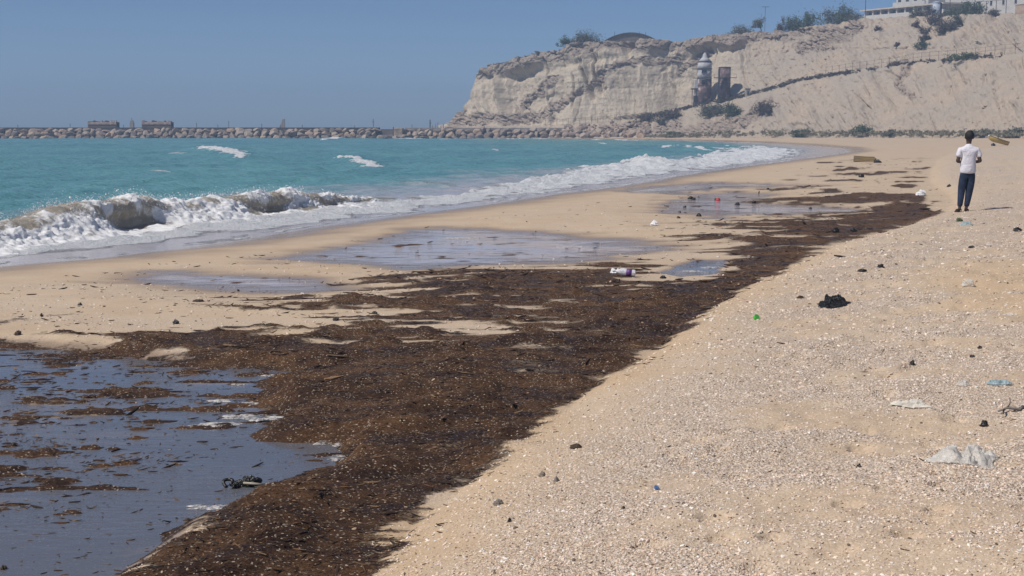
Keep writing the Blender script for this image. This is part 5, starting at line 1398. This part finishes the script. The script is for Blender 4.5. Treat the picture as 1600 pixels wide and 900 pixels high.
DARKS = [(525, 501, 13, 7, 'dark lump on the sand flat below the thin pool'), (585, 490, 12, 5, 'flat dark scrap right of the dark lump on the sand flat'), (275, 506, 11, 8, 'black scrap on the left sand flat above the big pool'),
    (310, 471, 22, 4, 'dark streak of weed on the left sand flat'), (125, 477, 9, 5, 'small dark stone near the left edge of the sand flat'), (28, 523, 14, 8, 'dark tuft of weed at the left edge above the big pool'),
    (1347, 424, 15, 5, 'flat dark scrap on the gravel above the black bag'), (1376, 418, 12, 7, 'dark twisted scrap on the gravel right of the flat one'), (1518, 385, 12, 4, 'dark scrap on the gravel below the man'),
    (1589, 361, 16, 7, 'dark scrap near the right edge beyond the man'), (1483, 292, 8, 5, 'small black lump on the sand left of the man'), (1425, 569, 10, 8, 'small black block on the gravel between bag and cloth'),
    (1519, 558, 9, 5, 'dark pebble left of the pale blue film'), (1531, 544, 8, 5, 'dark pebble above the pale blue film'), (1250, 466, 14, 5, 'flat brown chip left of the black bag'),
    (1036, 435, 11, 6, 'black lump at the rim of the small clear pool'), (1342, 730, 11, 7, 'dark shell left of the clear bag'), (1537, 666, 14, 12, 'dark wet scrap between cloth strip and clear bag'),
    (1445, 821, 9, 5, 'small dark chip below the clear bag'), (900, 700, 22, 9, 'brown weed tuft on the gravel edge in the middle'), (847, 744, 13, 10, 'grey stone on the gravel edge'),
    (869, 752, 9, 10, 'dark twisted scrap beside the grey stone'), (778, 788, 19, 11, 'dark tuft on the gravel below the grey stone'), (796, 815, 8, 7, 'round dark pebble in the lower middle'),
    (974, 795, 7, 6, 'black pebble in the lower middle right'), (5, 898, 14, 12, 'dark weed clump in the bottom left corner of the pool')]
for k, (u, v_, w, h_, lab) in enumerate(DARKS):
    mat = m_stone if 'grey stone' in lab else (plain('brown_weed_%d' % k, (0.06, 0.038, 0.024), 0.8, 0.4, 20, 0.01) if ('weed' in lab or 'tuft' in lab or 'brown' in lab) else m_tar)
    crumple('beach_scrap', lab, 'debris', u, v_, w, h_, mat, 50 + k, 0.8, 0.45, 1.7, rr.uniform(-.4, .4), rr.uniform(0, .5), 'scraps on the beach', 4)
# dark lumps standing in the far pool
LUMP = ['larger of two dark lumps side by side at the back of the far pool', 'smaller of two dark lumps side by side at the back of the far pool', 'dark lump touching the red one in the far pool', 'dark lump at the right end of the far pool',
    'small dark lump at the left rim of the far pool', 'dark lump at the front rim of the far pool', 'dark lump behind the right end of the far pool', 'smallest dark lump, leftmost in the far pool', 'tiny dark lump on sand behind the far pool',
    'small dark lump high on the far weed bank', 'long dark lump in the middle of the far weed bank', 'dark lump right of the long one on the far weed bank', 'dark lump on the sand in front of the timber box', 'small dark lump in front of the far pool', 'dark lump on the strip of water right of the far pool']
for k, (u, v_, w) in enumerate([(1079, 311, 9), (1084, 312, 7), (1119, 313, 7), (1152, 321, 9), (1070, 325, 6), (1092, 338, 9), (1178, 317, 8), (1062, 332, 5), (1200, 296, 5), (1303, 349, 7), (1306, 363, 14), (1334, 361, 12), (1346, 277, 10), (1060, 341, 6), (1266, 327, 6)]):
    crumple('weed_lump', LUMP[k], 'debris', u, v_, w, w * 0.6, m_tar, 90 + k, 0.8, 0.35, 1.6, group=['lumps in the far pool', 'lumps on the far weed bank'][int(u > 1190)], sub=3)
# wet clump in the big pool: rope, rag and weed
g_ = ground(384, 766); sc_ = g_[1] / FPX
o = empty('wet_rag_clump', (g_[0], g_[1], POOL_Z)); tag(o, 'black wet clump of rag and rope lying in the near pool', 'debris')
tmp = crumple('rag', 'x', 'x', 390, 762, 44, 19, m_tar, 121, 0.6, 0.75, 2.0, 0.1, 0.2, lump=0.6)
for kk in ('label', 'category'): del tmp[kk]
tmp.parent = o; tmp.location = (0.02, 0.03, 0.0)
tmp = crumple('rag_fold', 'x', 'x', 378, 768, 16, 13, m_blackbag, 123, 0.6, 0.7, 2.0, 0.4, 0.0)
for kk in ('label', 'category'): del tmp[kk]
tmp.parent = o; tmp.location = (-0.055, -0.04, 0.0)
ring = [(-0.115 + 0.026 * math.cos(a) + 0.01 * math.sin(2 * a), 0.0 + 0.03 * math.sin(a), 0.020 + 0.020 * math.sin(a)) for a in np.linspace(-0.4, 4.2, 14)]
MB().tube(ring, 0.011, 7).build('rope_loop', m_tar, o, True)
MB().tube([(-0.01, -0.02, 0.03), (0.06, -0.03, 0.028), (0.12, -0.025, 0.02)], 0.008, 6).build('stalk', plain('pale_stalk', (0.35, 0.32, 0.24), 0.5), o, True)
# plastic bottle
g_ = ground(978, 432); sc_ = g_[1] / FPX
L_ = 36 * sc_; r_ = 0.5 * 11 * sc_
o = empty('plastic_bottle', (g_[0] + L_ * 0.42, g_[1], g_[2] + r_ * 0.92)); o.rotation_euler = (R(90), 0, 0)
tag(o, 'clear plastic bottle with purple label lying in the weed', 'bottle')
o.rotation_euler = Euler((0, R(-84), R(-10)), 'XYZ')
MB().lathe([(r_ * .7, 0), (r_ * .96, r_ * .12), (r_, r_ * .4), (r_, L_ * .12), (r_ * .93, L_ * .15), (r_, L_ * .18), (r_, L_ * .58), (r_ * .82, L_ * .70), (r_ * .45, L_ * .82), (r_ * .36, L_ * .88), (r_ * .36, L_ * .92)], 20).build('body', film_mat('bottle_plastic', (0.82, 0.82, 0.86), 0.8, 0.15), o, True)
MB().lathe([(r_ * 1.02, L_ * .17), (r_ * 1.02, L_ * .40)], 20).build('label_band', plain('purple_label', (0.14, 0.05, 0.22), 0.5, 0.2), o, True)
MB().lathe([(r_ * .44, L_ * .92), (r_ * .44, L_ * 1.0)], 16).build('cap', m_whitefoam, o)
sheet('plastic_sheet', 'white film scrap at the neck of the bottle', 962, 427, 18, 7, m_whitefoam, 131, 0.6, 0.0, 1.0, 'plastic')
# green cup and blue cap
g_ = ground(1180, 499); sc_ = g_[1] / FPX
o = empty('bottle_cap', tuple(g_ + np.array([0, 0, 0.012]))); o.rotation_euler = (R(55), R(20), 0.4); tag(o, 'bright green bottle cap on the gravel', 'cap')
rc = 4.5 * sc_
MB().lathe([(rc * .92, 0), (rc, rc * .2), (rc, rc * 1.1)], 18).build('shell', plain('green_plastic', (0.08, 0.50, 0.06), 0.4, 0.1), o); MB().lathe([(rc * 1.06, rc * .95), (rc * 1.06, rc * 1.15)], 18).build('rim', plain('green_plastic_rim', (0.10, 0.45, 0.08), 0.4, 0.1), o)
g_ = ground(1025, 765); sc_ = g_[1] / FPX; rc = 4.0 * sc_
o = empty('bottle_cap', tuple(g_ + np.array([0, 0, 0.006]))); o.rotation_euler = (R(25), R(12), 0.4); tag(o, 'small blue bottle cap on the gravel in the lower middle', 'cap')
MB().lathe([(rc * .92, 0), (rc, rc * .2), (rc, rc * .8)], 18).build('shell', plain('blue_plastic', (0.07, 0.16, 0.42), 0.4, 0.1), o); MB().lathe([(rc * 1.06, rc * .7), (rc * 1.06, rc * .85)], 18).build('rim', plain('blue_plastic_rim', (0.09, 0.18, 0.40), 0.4, 0.1), o)
# twigs at right edge
g_ = ground(1580, 645); sc_ = g_[1] / FPX
o = empty('driftwood_twigs', tuple(g_)); tag(o, 'forked grey driftwood twig at the right edge', 'driftwood')
w = 42 * sc_
MB().tube([(-w * .5, 0, .01), (-w * .1, .02, .03), (w * .3, .0, .022), (w * .55, .05, .03)], [.006, .009, .010, .012], 7).build('branch', m_stone, o, True)
MB().tube([(-w * .1, .02, .03), (-w * .02, .01, .07), (-w * .05, .02, .10)], [.008, .006, .004], 6).build('twig', m_stone, o, True)
MB().tube([(-w * .25, .01, .02), (-w * .4, -.05, .03), (-w * .5, -.09, .012)], [.007, .006, .003], 6).build('twig', m_tar, o, True)
# stick behind the man
g_ = ground(1550, 326); sc_ = g_[1] / FPX
# wooden crate block at the water's edge
g_ = ground(1352, 253); sc_ = g_[1] / FPX
o = empty('timber_box', tuple(g_)); o.rotation_euler = (R(2), R(3), R(-8)); tag(o, 'yellowish timber box half buried at the water edge', 'crate')
w = 33 * sc_; h_ = 7.0 * sc_
m_tim = plain('weathered_yellow_timber', (0.34, 0.25, 0.12), 0.85, 0.25, 2.5, 0.01)
for k in range(3):
    MB().box(-w / 2, w / 2 * 0.86, -0.02, 0.05, h_ * (k / 3) + 0.005, h_ * ((k + 1) / 3) - 0.015).build('plank', m_tim, o)
    MB().box(-w / 2, w / 2 * 0.86, 0.10 + k * 0.2, 0.28 + k * 0.2, h_ + 0.002, h_ + 0.05).build('plank', m_tim, o)
MB().box(-w / 2 + 0.02, w / 2 * 0.84, 0.06, 0.7, -0.1, h_).build('core', m_dark, o)
MB().box(w / 2 * 0.87, w / 2 * 0.98, -0.05, 0.65, -0.1, h_ * 0.9).build('end_board', m_dark, o)
crumple('beach_scrap', 'dark weed heap against the right end of the timber box', 'debris', 1371, 254, 14, 6, m_tar, 140, 0.8, 0.4, 1.7, sub=4)
# yellow boat
g_ = ground(1563, 228); sc_ = g_[1] / FPX
Lb = 34 * sc_
o = empty('boat', tuple(g_ + np.array([0.35 * Lb, 0.2, 0.05]))); o.rotation_euler = (0, R(-13), R(188)); tag(o, 'small yellow boat lying on the sand, bow raised, behind the man', 'boat')
m_yel = plain('yellow_paint', (0.40, 0.29, 0.06), 0.6, 0.2, 2)
secs = []; nb_ = 9
for i in range(13):
    f = i / 12; wd = 0.42 * (1 - max(0, (f - 0.55) / 0.45) ** 2.0) * (0.8 + 0.2 * min(1, f * 3)) + 0.012; hb = 0.42 + 0.20 * f ** 2; kz = 0.30 * max(0, (f - 0.7) / 0.3) ** 2
    secs.append([(f * Lb, wd * math.sin(a), kz + (hb - kz) * (1 - math.cos(a) ** 0.8 if abs(a) < math.pi / 2 - 1e-6 else 1)) for a in np.linspace(-math.pi / 2, math.pi / 2, nb_)])
mb = MB(); vs_ = [q for s_ in secs for q in s_]; fs_ = [(i * nb_ + j, i * nb_ + j + 1, (i + 1) * nb_ + j + 1, (i + 1) * nb_ + j) for i in range(12) for j in range(nb_ - 1)] + [tuple(range(nb_))]
hb_o = mb.add(vs_, fs_).build('hull', m_yel, o, True); sol = hb_o.modifiers.new('thick', 'SOLIDIFY'); sol.thickness = 0.03
for sd_ in (0, nb_ - 1):
    MB().tube([s_[sd_] for s_ in secs], 0.035, 6).build('gunwale', plain('brown_gunwale', (0.16, 0.10, 0.04), 0.7), o, True)
MB().lathe([(.02, -.14), (.11, -.08), (.12, .05), (.05, .12)], 12, (Lb * .99, 0, .58)).build('bow_cap', m_white, o, True)
for f in (0.3, 0.6):
    MB().box(f * Lb - .1, f * Lb + .1, -.36, .36, .33, .37).build('thwart', m_tim, o)
crumple('beach_scrap', 'dark lump under the bow of the yellow boat', 'debris', 1552, 228, 7, 5, m_tar, 141, 0.8, 0.3, 1.5, sub=3)
# foam left on the pool, too shapeless to count
fv = []; ff2 = []; b = 0
rgf = np.random.default_rng(9)
for (u, v_, w, h_) in [(395, 652, 90, 9), (340, 664, 70, 7), (410, 654, 40, 8), (340, 627, 34, 5), (390, 631, 30, 5), (520, 690, 60, 12), (530, 716, 40, 10), (260, 556, 30, 3), (345, 562, 34, 3), (430, 573, 36, 3), (420, 587, 20, 3), (375, 601, 24, 3), (330, 793, 70, 7), (445, 757, 30, 4), (515, 612, 40, 4), (1085, 424, 40, 2), (1110, 418, 30, 2), (1010, 420, 14, 3), (720, 372, 60, 1.5), (890, 386, 50, 1.5)]:
    c = on_z(u, v_, POOL_Z + 0.004); sc_ = c[1] / FPX; n = 64
    a_ = np.linspace(0, 2 * np.pi, n, endpoint=False)
    rad = 1 + 0.55 * fbm(np.cos(a_) * 1.5 + u, np.sin(a_) * 1.5 + v_, 4, 5)
    rx = 0.5 * w * sc_; ry = max(0.5 * h_ * c[1] ** 2 / (2.3 * FPX), 0.02)
    for k, (fr_, zz_) in enumerate([(1.0, 0.0), (0.86, 0.006), (0.45, 0.009)]):
        q = np.stack([c[0] + rx * rad * fr_ * np.cos(a_), c[1] + ry * rad * fr_ * np.sin(a_), np.full(n, c[2] + zz_) + (0.004 * fbm(np.cos(a_) * 4 + u, np.sin(a_) * 4, 2, 3) if k else 0)], 1)
        fv.append(q)
    fv.append(np.array([[c[0], c[1], c[2] + 0.009]]))
    for k in range(2):
        ff2 += [(b + k * n + i, b + k * n + (i + 1) % n, b + (k + 1) * n + (i + 1) % n, b + (k + 1) * n + i) for i in range(n)]
    ff2 += [(b + 2 * n + i, b + 2 * n + (i + 1) % n, b + 3 * n) for i in range(n)]
    b += 3 * n + 1
t = NT('pool_foam'); n1 = t.noise(26, 5, 0.7); n2 = t.noise(7, 4, 0.6)
t.base(t.mix(t.map(n1, 0.3, 0.7), (0.46, 0.43, 0.40), (0.70, 0.67, 0.64)), 0.8, t.bump(n1, 0.01, 0.8)); t.put(t.bsdf.inputs['Alpha'], t.map(t.math('ADD', t.math('MULTIPLY', n1, 0.6), t.math('MULTIPLY', n2, 0.6)), 0.52, 0.70))
tag(mesh_np('pool_foam', np.concatenate(fv), ff2, t.m, None, True), kind='stuff')

# ================================================================== HAZE
t = NT('haze_air'); t.n.remove(t.bsdf)
pv = t.node('ShaderNodeVolumePrincipled', {'Color': (0.50, 0.70, 1.0, 1), 'Density': 0.00095, 'Anisotropy': 0.0})
t.t.links.new(pv.outputs[0], t.out.inputs['Volume'])
hz_o = MB().box(-1250, 1250, -70, 1420, -3.2, 42).build('haze', t.m); tag(hz_o, kind='stuff')
